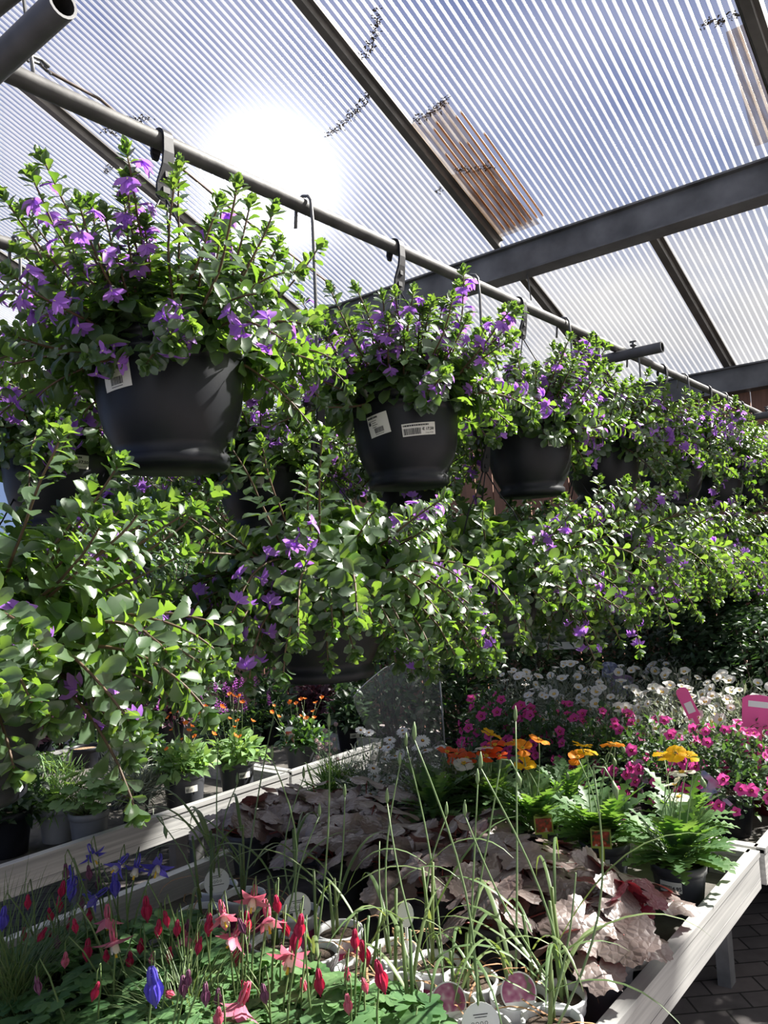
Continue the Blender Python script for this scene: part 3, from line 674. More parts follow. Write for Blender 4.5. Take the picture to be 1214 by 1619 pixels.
def shoot_path(rg, p0, d0, L, droop, lift, n):
    P = [np.array(p0, float)]; d = nrm(d0)
    for i in range(n):
        q = i/n
        d = nrm(d+np.array([rg.gauss(0, .05), rg.gauss(0, .05), -droop*q*.30+lift*q*.30+rg.gauss(0, .04)]))
        P.append(P[-1]+d*L/n)
    return np.array(P)
def fan_foliage(seed, nsh, el, L, droop, lift, lsz, flw, core=170, skew=(0, 0), lowf=.22, clear=()):
    """foliage and stems of one fan flower basket around the pot top, and where its flowers sit"""
    rg = random.Random(seed); fol = MB(); st = MB(); fl = []
    LP, LD, LN, LS = [], [], [], []; BP, BD, BN, BS = [], [], [], []
    flower_sh = set(rg.sample(range(nsh), flw))
    for s_ in range(nsh):
        az = 2*PI*(s_*.381966+rg.uniform(-.04, .04)); near_label = any(abs((az-c_+PI) % (2*PI)-PI) < .55 for c_ in clear); e_ = R(rg.uniform(*el)) if rg.random() > lowf else R(rg.uniform(-25, 15))
        d0 = (math.cos(e_)*math.cos(az)+skew[0], math.cos(e_)*math.sin(az)+skew[1], math.sin(e_)); r0 = rg.uniform(.02, .12)
        if near_label: e_ = max(e_, R(32))
        low = e_ < R(18)
        ln = L*rg.uniform(.65, 1.12)
        n_ = 15; P = shoot_path(rg, (r0*math.cos(az), r0*math.sin(az), .235), d0, ln, droop*(1.5 if low else rg.uniform(.3, 1)), lift if not low else lift*rg.uniform(.0, .8), n_)
        tube(st, P, np.linspace(.0034, .0016, len(P)), 5)
        for i in range(2, n_+1):
            tan = nrm(P[i]-P[i-1]); a0 = nrm(np.cross(tan, [.3, .2, .93])); b0 = np.cross(tan, a0); q = i/n_
            for kk in range(2 if (i < 12) else 3):
                ang = i*2.4+kk*(PI if i < 12 else 2.1)+rg.uniform(-.3, .3); rad = math.cos(ang)*a0+math.sin(ang)*b0
                sz = lsz*(1.12-.74*q**1.3)*rg.uniform(.7, 1.2)
                LP.append(P[i]); LD.append(rad*.9+tan*(.45+.3*q)+np.array([0, 0, rg.uniform(-.25, .2)])); LN.append(tan*.7+np.array([0, 0, .65])-rad*.2+np.array([rg.gauss(0, .25), rg.gauss(0, .25), 0])); LS.append(sz)
            if s_ in flower_sh and q > .45 and q < .97:
                ang = i*2.4+1.2; rad = math.cos(ang)*a0+math.sin(ang)*b0
                fl.append((P[i]+rad*.012, rad+tan*.25, tan, rg.uniform(.021, .029)))
        tan = nrm(P[-1]-P[-2])
        for kk in range(11):      # rosette of small leaves at the tip
            a = kk*2.4; a0 = nrm(np.cross(tan, [.3, .2, .93])); b0 = np.cross(tan, a0); rad = math.cos(a)*a0+math.sin(a)*b0; q = kk/11
            BP.append(P[-1]-tan*.014*(1-q)+tan*.008*q); BD.append(rad*(1.0-.75*q)+tan*(.35+.6*q)); BN.append(tan-rad*.3); BS.append(lsz*(.42-.2*q)*rg.uniform(.8, 1.2))
    for k_ in range(core):     # leaves crowding the middle
        az = rg.uniform(0, 2*PI); q = rg.random()**.6; h = rg.random(); rr = q*.205*(1-.35*h)
        p = np.array([rr*math.cos(az), rr*math.sin(az), .225+h*.16-.05*q]); o_ = np.array([math.cos(az)*q, math.sin(az)*q, .25])
        LP.append(p); LD.append(o_+np.array([rg.gauss(0, .5), rg.gauss(0, .5), rg.gauss(-.1, .35)])); LN.append(np.array([rg.gauss(0, .4), rg.gauss(0, .4), 1])); LS.append(lsz*rg.uniform(.9, 1.4))
    idx = np.arange(len(LP)); LP, LD, LN, LS = map(np.array, (LP, LD, LN, LS))
    a = idx % 3 != 0
    fol.inst(T['fan'], frames(LP[a], LD[a], LN[a], LS[a])); fol.inst(T['fan_toothed'], frames(LP[~a], LD[~a], LN[~a], LS[~a]))
    fol.inst(T['bud'], frames(BP, BD, BN, BS, 1.3))
    return fol.mesh('foliage', 'fan_leaf'), st.mesh('stems', 'fan_stem'), fl
FOL = {}
def caz(y, rot, *offs): return [math.atan2(-y, -PX)+R(a)-rot for a in offs]
CLR = [caz(.949, 2.9, -42), caz(1.715, 2.2, -30, 14), caz(2.407, 4.0, 38), []]
for i in range(4): FOL['top%d' % i] = fan_foliage(100+i, 105, (5, 70), .31, .40, .50, .058, 26, 260, clear=CLR[i])
for i in range(4): FOL['low%d' % i] = fan_foliage(200+i, 125, (-30, 38), .40, .60, .34, .060, 18, 300, lowf=.13, clear=caz(2.104, 3.4, -2, 34) if i == 2 else ())
FOL['near'] = fan_foliage(311, 150, (-10, 48), .36, .42, .40, .066, 22, 420, lowf=.10)
FOL['mid'] = fan_foliage(322, 150, (-22, 40), .38, .55, .34, .060, 18, 380, lowf=.42)
def text_mesh(txt, size, bold=False):
    cu = bpy.data.curves.new('lettering', 'FONT'); cu.body = txt; cu.size = size; cu.align_x = 'LEFT'; cu.resolution_u = 2
    if bold: cu.offset = size*.025
    o = bpy.data.objects.new('lettering', cu); COL.objects.link(o)
    me = bpy.data.meshes.new_from_object(o.evaluated_get(bpy.context.evaluated_depsgraph_get()))
    V = np.array([v.co[:2] for v in me.vertices]); F = [tuple(p.vertices) for p in me.polygons]
    bpy.data.objects.remove(o); bpy.data.curves.remove(cu); bpy.data.meshes.remove(me)
    return V, F
def pot_label(parent, az, z, wd, ht, tilt, kind, rf=None):
    """sticker bent round the pot: az is the way it faces; text lines, bars and price as on the photo"""
    rf = rf or potr
    def wrap(u, v, off):
        c, s_ = math.cos(tilt), math.sin(tilt); uu, vv = u*c-v*s_, u*s_+v*c; rr = rf(z+vv)+off; a = az+uu/rf(z)
        return (rr*math.cos(a), rr*math.sin(a), z+vv)
    mb = MB(); nu, nv = 10, 4; V = [wrap((i/nu-.5)*wd, (j/nv-.5)*ht, .0012) for j in range(nv+1) for i in range(nu+1)]
    mb.add(V, [(j*(nu+1)+i, j*(nu+1)+i+1, (j+1)*(nu+1)+i+1, (j+1)*(nu+1)+i) for j in range(nv) for i in range(nu)])
    lb = mb.obj('price_label', 'paper', parent)
    mb = MB(); rg = random.Random(int(az*100)+kind)
    def quad(u0, u1, v0, v1, mi=0): mb.add([wrap(u0*wd, v0*ht, .002), wrap(u1*wd, v0*ht, .002), wrap(u1*wd, v1*ht, .002), wrap(u0*wd, v1*ht, .002)], [(0, 1, 2, 3)], mi)
    def words(txt, u, v, size, bold=False):
        V2, F2 = text_mesh(txt, size, bold)
        if len(V2): mb.add([wrap(u*wd+q[0], v*ht+q[1], .0022) for q in V2], F2)
    def bars(u0, u1, v0, v1):
        u = u0
        while u < u1: q = rg.uniform(.008, .02); quad(u, min(u+q, u1), v0, v1); u += q+rg.uniform(.007, .016)
    def heading(u, u1, v0, v1):      # blurred heading: a row of short dark strokes
        while u < u1: q = rg.uniform(.02, .07); quad(u, min(u+q, u1), v0, v1); u += q+.012
    if kind == 0:     # plant passport: heading, square, small lines, bar code
        heading(-.44, .05, .34, .42)
        for i, l_ in enumerate((.5, .42, .55, .38)): quad(-.28 if i else -.44, -.28+l_*.5, .22-.10*i, .245-.10*i)
        quad(-.44, -.33, .05, .20); bars(-.22, .22, -.36, -.12); quad(-.22, .2, -.43, -.41)
    else:             # price sticker
        heading(-.46, .30, .26, .38)
        bars(-.46, .04, -.40, .10)
        words('€ 17,50', .09, -.12, ht*.31, True)
        words('2 voor € 30', .18, -.38, ht*.14)
    if mb.n: mb.obj('lettering', 'ink', lb, False)
    return lb
def basket(label, x, y, pipez, top, fol, rot, group, labels=(), nflow=None, name='hanging_basket', parts=True):
    z = pipez-top
    o = thing(name, label, 'hanging plant', (x, y, z), 0, group)
    link('pot', POT_ME, o); link('soil', SOIL_ME, o)
    hm, cords = hanger(top); link('hanger', hm, o)
    for c in cords: link('cord', c, o)
    f, s_, fl = FOL[fol]
    q = link('foliage', f, o); q.rotation_euler = (0, 0, rot); q = link('stems', s_, o); q.rotation_euler = (0, 0, rot)
    c, sn = math.cos(rot), math.sin(rot); Rm = np.array([[c, -sn, 0], [sn, c, 0], [0, 0, 1]])
    tocam = nrm([-x, -y, .2])
    fl = sorted(fl, key=lambda q: -float((Rm@q[0])@tocam))
    for i, (p, d, up, s) in enumerate(fl[:95]): put('fan%d' % (i % 5), o, Rm@p, Rm@d, Rm@up, s*1.05, 'Y')
    mb = MB()
    for k_ in range(5):
        g_ = fl[95+k_::5]
        if g_: mb.inst(FT['fan%d' % k_], frames([Rm@q[0] for q in g_], [Rm@q[1] for q in g_], [Rm@q[2] for q in g_], [q[3] for q in g_]))
    if mb.n: q = mb.obj('flowers', ['fan_petal', 'fan_throat'], o); q['kind'] = 'stuff'
    azc = math.atan2(-y, -x)
    for a, zz, wd, ht, tilt, kind in labels: pot_label(o, azc+R(a), zz, wd, ht, R(tilt), kind)
    return o
G1, G2 = 'purple fan flower baskets on the front pipe', 'purple fan flower baskets on the second pipe'
TOP = .668
rows = [  # label, y, foliage, rotation, stickers
 ('largest hanging basket of purple fan flowers, nearest on the front pipe, top left', .949, 'top0', 2.9, [(-42, .165, .064, .058, 5, 0)]),
 ('hanging basket with two price stickers on its black pot, second along the front pipe', 1.715, 'top1', 2.2, [(-30, .155, .062, .056, 10, 0), (14, .135, .088, .032, 4, 1)]),
 ('third upper basket along the front pipe, one sticker at right of its pot', 2.407, 'top2', 4.0, [(38, .165, .06, .030, 0, 2)]),
 ('fourth upper basket along the front pipe, just left of the cross pipe', 3.012, 'top3', 1.0, []),
 ('fifth upper basket along the front pipe, just beyond the cross pipe', 3.80, 'top1', 5.3, []),
 ('sixth upper basket along the front pipe, before the timber wall', 4.50, 'top0', 3.1, []),
 ('last upper basket at the far end of the front pipe', 5.15, 'top2', 2.0, [])]
for lab, y, f, rt, lbs in rows: basket(lab, PX, y, PZ, TOP, f, rt, G1, lbs)
low = [
 ('lower basket at the left edge of the photo, closest mass of leaves and purple flowers', .52, 'near', .3, [], 1.95),
 ('lower basket in the middle, between the first and second upper pots', 1.355, 'mid', 1.9, [], 2.02),
 ('lower basket with price sticker and white tag, under the third upper pot', 2.104, 'low2', 3.4, [(-2, .14, .088, .034, 2, 1), (34, .165, .05, .05, 10, 0)], 2.02),
 ('lower basket trailing purple flowers, right of the one with the stickers', 2.745, 'low3', .8, [], 2.05),
 ('lower basket trailing lime green shoots, fourth along from the middle', 3.433, 'low0', 4.4, [], 2.06),
 ('lower basket under the cross pipe end with its dark pot partly covered', 4.10, 'low1', 5.6, [], 2.06),
 ('lower basket at the far right edge, last of the lower row', 4.80, 'low2', 1.0, [], 2.06)]
for lab, y, f, rt, lbs, hz in low: basket(lab, PX, y, hz+.0, TOP-.02, f, rt, G1, lbs)
# steel rods that carry the lower baskets
for i, (l_, y, hz) in enumerate(zip(('nearest', 'second', 'third', 'fourth', 'fifth', 'sixth', 'last'), [q[1] for q in low], [q[5] for q in low])):
    mb = MB(); P = [(PX-.030, y, PZ-.045), (PX-.026, y, PZ-.01)]
    P += [(PX+.026*math.cos(a), y, PZ+.026*math.sin(a)) for a in (R(150), R(115), R(90), R(50), R(15))]
    P += [(PX+.028, y, PZ-.05), (PX+.024, y, PZ-.25), (PX+.018, y, hz+.05), (PX+.014, y, hz+.0), (PX, y, hz-.006), (PX-.014, y, hz+.004), (PX-.018, y, hz+.02)]
    tube(mb, P, .0042, 8)
    tag(mb.obj('hook_rod', 'rod'), ['bent steel rod over the front pipe, nearest the top left cross pipe', 'bent steel rod beside the sun glare, first right of the big plastic hook', 'thin steel rod hooked on the pipe just behind the thick roof beam', 'steel rod hooked over the pipe left of the middle cross pipe', 'steel rod hanging just right of the middle cross pipe crossing', 'steel rod hooked on the pipe against the far beam', 'farthest steel rod, hooked on the pipe against the timber boards'][i], 'rod', 'hook rods on the front pipe')
row2 = [
 ('basket behind at far left, black pot with long white sticker', 1.09, 'top2', 1.3, [(10, .165, .085, .034, -3, 2)]),
 ('basket behind with a small white tag, between the first two front pots', 1.80, 'top3', 3.0, [(-6, .15, .042, .036, -3, 0)]),
 ('basket behind and below the second front pot', 2.56, 'top0', 5.0, [])]
for lab, y, f, rt, lbs in row2: basket(lab, PX2, y, PZ, TOP+.07, f, rt, G2, lbs, 60)

for lab, y, f, rt, hz in [('lower basket on the second pipe behind the closest mass of leaves', .98, 'low1', 2.0, 1.98)]:
    basket(lab, PX2, y, hz, TOP-.02, f, rt, G2, [], 60)
    mb = MB(); P = [(PX2-.030, y, PZ-.045), (PX2-.026, y, PZ-.01)]+[(PX2+.026*math.cos(a), y, PZ+.026*math.sin(a)) for a in (R(150), R(115), R(90), R(50), R(15))]
    P += [(PX2+.028, y, PZ-.05), (PX2+.018, y, hz+.05), (PX2+.014, y, hz), (PX2, y, hz-.006), (PX2-.014, y, hz+.004), (PX2-.018, y, hz+.02)]
    tube(mb, P, .0042, 8); tag(mb.obj('hook_rod', 'rod'), 'bent steel rod holding the '+lab.replace(' on the second pipe', ''), 'rod', 'hook rods on the second pipe')

# ================================================================== BENCHES
TZ = .690
def bench(label, x0, x1, y0, y1, legs):
    o = thing('display_bench', label, 'bench', ((x0+x1)/2, (y0+y1)/2, 0))
    cx, cy_ = (x0+x1)/2, (y0+y1)/2; hx, hy = (x1-x0)/2, (y1-y0)/2
    mb = MB(); box(mb, -hx+.02, hx-.02, -hy+.02, hy-.02, TZ-.012, TZ); mb.obj('tray', 'tray', o, False)
    zt, zb = .765, .662
    def rail(nm, xa, xb, ya, yb, side):
        mb = MB(); box(mb, xa, xb, ya, yb, zb, zt-.006)
        # rolled top lip
        along_y = (yb-ya) > (xb-xa)
        e = .004
        box(mb, xa-e, xb+e, ya-e*(not along_y), yb+e*(not along_y), zt-.016, zt)
        # grooves along the outer face
        if along_y:
            xo = xb if side > 0 else xa
            for zz in (zb+.026,): box(mb, xo-.0006, xo+.0006, ya, yb, zz, zz+.0012, 1)
        ob = mb.obj('rim', ['alu', 'leg_grey'], o, False)
        return ob
    rail('rim', hx-.024, hx, -hy, hy, 1); rail('rim', -hx, -hx+.024, -hy, hy, -1)
    rail('rim', -hx+.024, hx-.024, hy-.024, hy, 1); rail('rim', -hx+.024, hx-.024, -hy, -hy+.024, -1)
    for sx, sy in legs:
        mb = MB(); box(mb, sx-cx-.024, sx-cx+.024, sy-cy_-.03, sy-cy_+.03, 0, TZ-.012); mb.obj('leg', 'leg_grey', o, False)
    return o
bench('aluminium bench in front holding columbines, white pots and coral bells', -2.036, -.660, -.75, 2.424, [(-1.05, .2), (-1.68, .2), (-1.05, 2.1), (-1.68, 2.1)])
bench('farther aluminium bench holding pink and white flowers beyond the poppies', -2.036, -.652, 2.452, 5.3, [(-1.01, 3.15), (-1.68, 3.15), (-1.05, 5.0), (-1.68, 5.0)])
bench('left aluminium bench with grey pots along its bright edge', -4.05, -2.548, -.75, 2.424, [(-2.9, .3), (-3.7, .3), (-2.9, 2.1), (-3.7, 2.1)])
bench('short left bench beyond, its rim ending behind the clear film', -4.05, -2.560, 2.452, 3.13, [(-2.9, 2.8), (-3.7, 2.8)])

# ================================================================== POTTED PLANTS
def plain_pot(r1, r0, h, rim=.004):
    mb = MB(); lathe(mb, [(.001, 0), (r0, 0), (r0+.001, .004), (r1-.004, h*.80), (r1-.003, h*.82), (r1, h*.83), (r1+.001, h), (r1-.002, h+.002), (r1-.006, h), (r1-.008, h*.86)], 30); return mb
def soil_mb(r1, h): mb = MB(); lathe(mb, [(r1-.006, h*.87), (r1*.5, h*.90), (.002, h*.91)], 18); return mb
POTS = {}
def add_pot(o, m, r1, r0, h, soil='soil'):
    k_ = (m, r1, r0, h)
    if k_ not in POTS: POTS[k_] = (plain_pot(r1, r0, h).mesh('pot', m), soil_mb(r1, h).mesh('soil', soil))
    link('pot', POTS[k_][0], o); link('soil', POTS[k_][1], o)
def sticker(o, az, r_, z, wd, ht, txt=None):
    return pot_label_flat(o, az, r_, z, wd, ht, txt)
def pot_label_flat(o, az, r_, z, wd, ht, txt):
    def wrap(u, v, off): a = az+u/r_; return ((r_+off)*math.cos(a), (r_+off)*math.sin(a), z+v)
    mb = MB(); nu = 6; V = [wrap((i/nu-.5)*wd, (j-.5)*ht, .002) for j in (0, 1) for i in range(nu+1)]
    mb.add(V, [(i, i+1, nu+2+i, nu+1+i) for i in range(nu)]); lb = mb.obj('price_label', 'paper', o)
    mb = MB(); rg = random.Random(int(az*77))
    u = -.42*wd
    while u < .05*wd: q = rg.uniform(.0008, .002); mb.add([wrap(u, -.3*ht, .003), wrap(u+q, -.3*ht, .003), wrap(u+q, .15*ht, .003), wrap(u, .15*ht, .003)], [(0, 1, 2, 3)]); u += q+.0014
    if txt:
        V2, F2 = text_mesh(txt, ht*.5, True); mb.add([wrap(.08*wd+q[0], -.25*ht+q[1], .0032) for q in V2], F2)
    mb.obj('lettering', 'ink', lb, False)
def toward_cam(p): return math.atan2(-p[1], -p[0])
def card(o, p, az, wd, ht, lean, pic, frame_m='white_plastic', top=False, stick=.06, rot=0, panel=(.10, .74, .86)):
    """plant tag: thin plastic card with a printed picture, its face turned to az, on a short spike"""
    mb = MB(); t_ = .0006
    def pt(u, v, n_):
        c, s_ = math.cos(rot), math.sin(rot); u, v = u*c-v*s_, u*s_+v*c
        f = np.array([math.cos(az)*math.cos(lean), math.sin(az)*math.cos(lean), math.sin(lean)]); rt = np.array([-math.sin(az), math.cos(az), 0]); up = np.cross(f, rt)
        return np.array(p)+rt*u+up*v+f*n_
    def slab(poly, n0, n1, mi):
        n_ = len(poly); V = [pt(u, v, n0) for u, v in poly]+[pt(u, v, n1) for u, v in poly]
        mb.add(V, [tuple(range(n_))[::-1], tuple(range(n_, 2*n_))]+[(i, (i+1) % n_, n_+(i+1) % n_, n_+i) for i in range(n_)], mi)
    hw = wd/2
    arch = [(-hw, 0), (hw, 0), (hw, ht*.86), (hw*.7, ht*.96), (0, ht), (-hw*.7, ht*.96), (-hw, ht*.86)]
    slab(arch, 0, t_, 0)
    if stick: slab([(-.006, -stick), (.006, -stick), (.008, 0), (-.008, 0)], 0, t_, 0)
    ob = mb.obj('plant_tag', [frame_m], o, False)
    mb2 = MB(); mb = mb2
    y0, y1, xw = ht*panel[0], ht*panel[1], hw*panel[2]
    slab([(-xw, y0), (xw, y0), (xw, y1), (-xw, y1)], t_, t_*2, 0)
    mb.obj('picture', pic, ob, False)
    return ob
def stalk(mb, a, b_, r0=.0022, r1=.0015, bow=.02, rg=random, n=6, hook=None, mi=0):
    a, b_ = np.array(a, float), np.array(b_, float); s_ = np.array([rg.gauss(0, bow), rg.gauss(0, bow), 0])
    P = [a+(b_-a)*q+s_*math.sin(PI*q) for q in np.linspace(0, 1, n)]
    tube(mb, P, np.linspace(r0, r1, n), 5, mi); return P
def bush(rg, rad, h0, h1, n, tpl, size, out=.7, shell=.5, droop=0, mb=None):
    """n leaves in a dome"""
    P, D, N, S = [], [], [], []
    for k_ in range(n):
        az = rg.uniform(0, 2*PI); ph = math.acos(rg.uniform(-.05, 1)); q = (shell+(1-shell)*rg.random())
        o_ = np.array([math.sin(ph)*math.cos(az), math.sin(ph)*math.sin(az), math.cos(ph)])
        P.append((o_[0]*rad*q, o_[1]*rad*q, h0+(h1-h0)*max(0, o_[2])*q-droop*(1-o_[2])*q*rad)); D.append(o_*out+np.array([rg.gauss(0, .5), rg.gauss(0, .5), rg.gauss(.1, .5)])); N.append(o_*.5+np.array([rg.gauss(0, .35), rg.gauss(0, .35), .7])); S.append(size*rg.uniform(.65, 1.25))
    mb = mb or MB(); mb.inst(tpl, frames(P, D, N, S)); return mb
def domept(rg, rad, h0, h1, lo=.1, hi=1, droop=0):
    az = rg.uniform(0, 2*PI); z = rg.uniform(lo, hi); q = math.sqrt(max(0, 1-z*z)); o_ = np.array([q*math.cos(az), q*math.sin(az), z])
    return np.array([o_[0]*rad, o_[1]*rad, h0+(h1-h0)*z-droop*(1-z)*rad]), o_

# ---- columbines, front left -------------------------------------------------
GC = 'columbines at the front of the bench'
def columbine(label, base, seed, flowers, n=40, hgt=.27, spread=.18):
    """flowers: (pixel x, pixel y, kind, size, nod) placed at the plant's own distance"""
    rg = random.Random(seed); base = np.array([base[0], base[1], TZ]); o = thing('potted_columbine', label, 'flower', base, 0, GC)
    add_pot(o, 'grey_pot', .068, .05, .11)
    fol = MB(); st = MB(); P = []; D = []; N = []; S = []
    for k_ in range(n):
        az = rg.uniform(0, 2*PI); q = math.sqrt(rg.random()); e = np.array([q*spread*math.cos(az), q*spread*math.sin(az), hgt*(1-.45*q*q)*rg.uniform(.65, 1.05)])
        stalk(st, (.02*math.cos(az), .02*math.sin(az), .10), e, .0018, .0012, .012, rg, 5)
        for j in range(4):
            a = az+(j-1.5)*1.0; d = np.array([math.cos(a), math.sin(a), rg.uniform(-.25, .15)])
            P.append(e+d*.006); D.append(d); N.append((rg.gauss(0, .22), rg.gauss(0, .22), 1)); S.append(rg.uniform(.055, .078))
    h_ = len(P)//2; fol.inst(T['columbine'], frames(P[:h_], D[:h_], N[:h_], S[:h_])); fol.inst(T['columbine2'], frames(P[h_:], D[h_:], N[h_:], S[h_:]))
    fol.obj('foliage', 'col_leaf', o)
    depth0 = (base+np.array([0, 0, .3])-EYE)@VW
    for i, (px, py, kd, s_, nod) in enumerate(flowers):
        s_ *= 1.1 if kd in 'Bbv' else .88
        p = at_d(px, py, depth0+rg.uniform(-.10, .06))-base
        toc = nrm(EYE-(p+base))
        if nod: d = nrm(np.array([rg.gauss(0, .18), rg.gauss(0, .18), -1]))
        else: d = nrm(np.array([rg.gauss(0, .5), rg.gauss(0, .5), -.75])+toc*.35)
        # stalk arches over and the flower hangs from it
        top = p-d*s_*.55+np.array([0, 0, .022])
        bx = np.array([rg.uniform(-.03, .03), rg.uniform(-.03, .03), .10])
        bx[:2] += .25*p[:2]
        pts = [bx, bx*.6+top*.4+np.array([0, 0, .02]), bx*.25+top*.75+np.array([.004, .004, .02]), top+np.array([.004, .004, .012]), top, p-d*s_*.3]
        tube(st, pts, [.0022, .002, .0016, .0013, .0012, .0012], 5)
        key = {'P': 'col0', 'p': 'col1', 'B': 'col2', 'b': 'col3', 'r': 'colbud0', 'u': 'colbud1', 'v': 'colbud2', 'k': 'colbud3'}[kd]
        put(key, o, p-d*s_*.4, d, (rg.gauss(0, 1), rg.gauss(0, 1), .4), s_, 'Y')
    st.obj('stems', 'green_stem', o)
    return o
columbine('blue and white columbine against the left bench edge', at_z(190, 1475, .84), 1, [(150, 1358, 'B', .030, 0), (183, 1372, 'b', .030, 0), (213, 1380, 'B', .032, 0), (247, 1378, 'B', .034, 0), (182, 1402, 'v', .036, 1), (146, 1422, 'b', .032, 0), (116, 1392, 'b', .030, 0), (113, 1408, 'v', .034, 1), (141, 1382, 'u', .028, 1), (155, 1398, 'u', .026, 1), (104, 1380, 'u', .028, 1)], 30, .2)
columbine('columbine with hanging dark red buds beside the left bench', at_z(90, 1510, .84), 2, [(98, 1408, 'r', .032, 1), (44, 1428, 'r', .026, 1), (94, 1432, 'r', .030, 1), (80, 1448, 'r', .026, 1), (142, 1448, 'r', .030, 1), (38, 1478, 'r', .024, 1), (65, 1480, 'r', .026, 1), (80, 1486, 'r', .030, 1), (110, 1464, 'r', .028, 1), (129, 1430, 'u', .024, 1), (90, 1492, 'u', .026, 1), (5, 1455, 'v', .034, 1)], 34, .2)
columbine('pink columbine with one big spread flower showing a white cup', at_z(200, 1560, .86), 3, [(182, 1500, 'P', .044, 0), (170, 1460, 'p', .038, 0), (138, 1505, 'r', .036, 1), (205, 1520, 'r', .030, 1), (222, 1498, 'r', .028, 1), (119, 1466, 'r', .024, 1), (103, 1520, 'k', .028, 1), (168, 1513, 'r', .024, 1)], 40, .22)
columbine('columbine with one big bright red bell left of the pink ones', at_z(295, 1530, .86), 4, [(232, 1440, 'r', .042, 1), (294, 1489, 'p', .036, 1), (263, 1455, 'r', .026, 1), (250, 1470, 'r', .028, 1), (280, 1470, 'r', .028, 1), (268, 1512, 'r', .026, 1), (313, 1489, 'r', .026, 1), (330, 1464, 'r', .032, 1), (297, 1465, 'u', .024, 1), (240, 1517, 'k', .024, 0)], 40, .2)
columbine('violet columbine hanging low above the front left corner', at_z(240, 1640, .86), 5, [(243, 1565, 'v', .046, 1), (290, 1562, 'u', .03, 1), (268, 1572, 'k', .026, 0), (325, 1575, 'u', .03, 1), (345, 1580, 'u', .028, 1), (297, 1550, 'u', .024, 1)], 46, .22)
columbine('pink columbine whose flowers cluster among the white pots', at_z(400, 1560, .86), 6, [(398, 1432, 'P', .040, 0), (355, 1455, 'p', .038, 0), (425, 1462, 'p', .046, 0), (366, 1487, 'p', .042, 0), (390, 1462, 'r', .038, 1), (330, 1465, 'r', .032, 1), (377, 1512, 'r', .040, 1), (438, 1432, 'r', .030, 1), (452, 1470, 'r', .032, 1), (391, 1498, 'u', .028, 1), (383, 1466, 'u', .026, 1), (314, 1498, 'r', .026, 1)], 46, .2)
columbine('pink columbine with wide open flower at the front centre', at_z(470, 1610, .86), 7, [(457, 1525, 'P', .048, 0), (468, 1487, 'r', .040, 1), (474, 1468, 'r', .034, 1), (505, 1556, 'r', .036, 1), (485, 1585, 'p', .044, 1), (388, 1570, 'r', .03, 1), (418, 1574, 'u', .028, 1), (480, 1490, 'u', .026, 1), (376, 1600, 'p', .05, 1)], 52, .22)
columbine('columbine with slim red buds standing in front of the white pots', at_z(575, 1615, .86), 8, [(577, 1510, 'r', .040, 1), (603, 1548, 'r', .044, 1), (561, 1488, 'r', .030, 1), (549, 1542, 'k', .024, 1), (577, 1560, 'k', .024, 1), (550, 1590, 'k', .03, 1)], 44, .2)
columbine('leafy columbine filling the bottom edge without open flowers', at_z(390, 1680, .86), 9, [(345, 1610, 'k', .03, 1)], 56, .22, .2)
columbine('leafy columbine at the bottom left behind the fine grass', at_z(120, 1610, .86), 10, [(60, 1560, 'u', .026, 1), (150, 1570, 'r', .026, 1)], 52, .2, .2)

# ---- fine grasses, bottom left ----------------------------------------------
def grass_tuft(name, label, base, seed, n, L, m='strap_leaf', wd=.0016, spread=.8, pot=None, cat='grass', group=None):
    rg = random.Random(seed); o = thing(name, label, cat, base, 0, group)
    if pot: add_pot(o, *pot)
    h0 = pot[3]*.88 if pot else 0
    mb = MB()
    for k_ in range(n):
        az = rg.uniform(0, 2*PI); e = rg.uniform(.15, spread); d = np.array([math.cos(az)*e, math.sin(az)*e, 1]); p = np.array([rg.gauss(0, .015), rg.gauss(0, .015), h0]); P = [p]; d = nrm(d)
        l_ = L*rg.uniform(.6, 1.1)
        for i in range(7): P.append(P[-1]+d*l_/7); d = nrm(d+np.array([math.cos(az)*.10, math.sin(az)*.10, -.15*i/4]))
        ribbon(mb, P, wd*rg.uniform(.7, 1.2), az)
    mb.obj('blades', m, o)
    return o
def ribbon(mb, P, w_, az, fold=.3, mi=0, taper=True):
    P = np.array(P); n_ = len(P); V = []; sd = np.array([-math.sin(az), math.cos(az), 0])
    for i in range(n_):
        q = i/(n_-1); ww = w_*(min(1, .55+q*1.5) if q < .3 else 1)*(1-(q**3 if taper else 0)*.93)
        t_ = nrm(P[min(i+1, n_-1)]-P[max(i-1, 0)]); s_ = nrm(sd-t_*(sd@t_)); nn = np.cross(s_, t_)
        V += [P[i]-s_*ww, P[i]-nn*ww*fold, P[i]+s_*ww]
    F = []
    for i in range(n_-1): a = 3*i; F += [(a, a+1, a+4, a+3), (a+1, a+2, a+5, a+4)]
    mb.add(V, F, mi)
grass_tuft('potted_grass', 'fine green grass tuft in the bottom left corner', (at_z(20, 1640, .75)[0], at_z(20, 1640, .75)[1], TZ), 5, 260, .30, 'strap_leaf', .0012, .7, ('grey_pot', .06, .045, .10))
grass_tuft('potted_grass', 'fine grass tuft at the bottom edge among columbine leaves', (at_z(300, 1700, .75)[0], at_z(300, 1700, .75)[1], TZ), 6, 160, .24, 'strap_leaf', .0012, .6, ('grey_pot', .06, .045, .10))
p = at_z(545, 1285, TZ)
grass_tuft('potted_grass', 'dense green grassy cushion between the left bench and the daisies', (p[0], p[1], TZ), 7, 300, .19, 'poppy_leaf', .0016, .9, ('dark_grey_pot', .055, .045, .09))

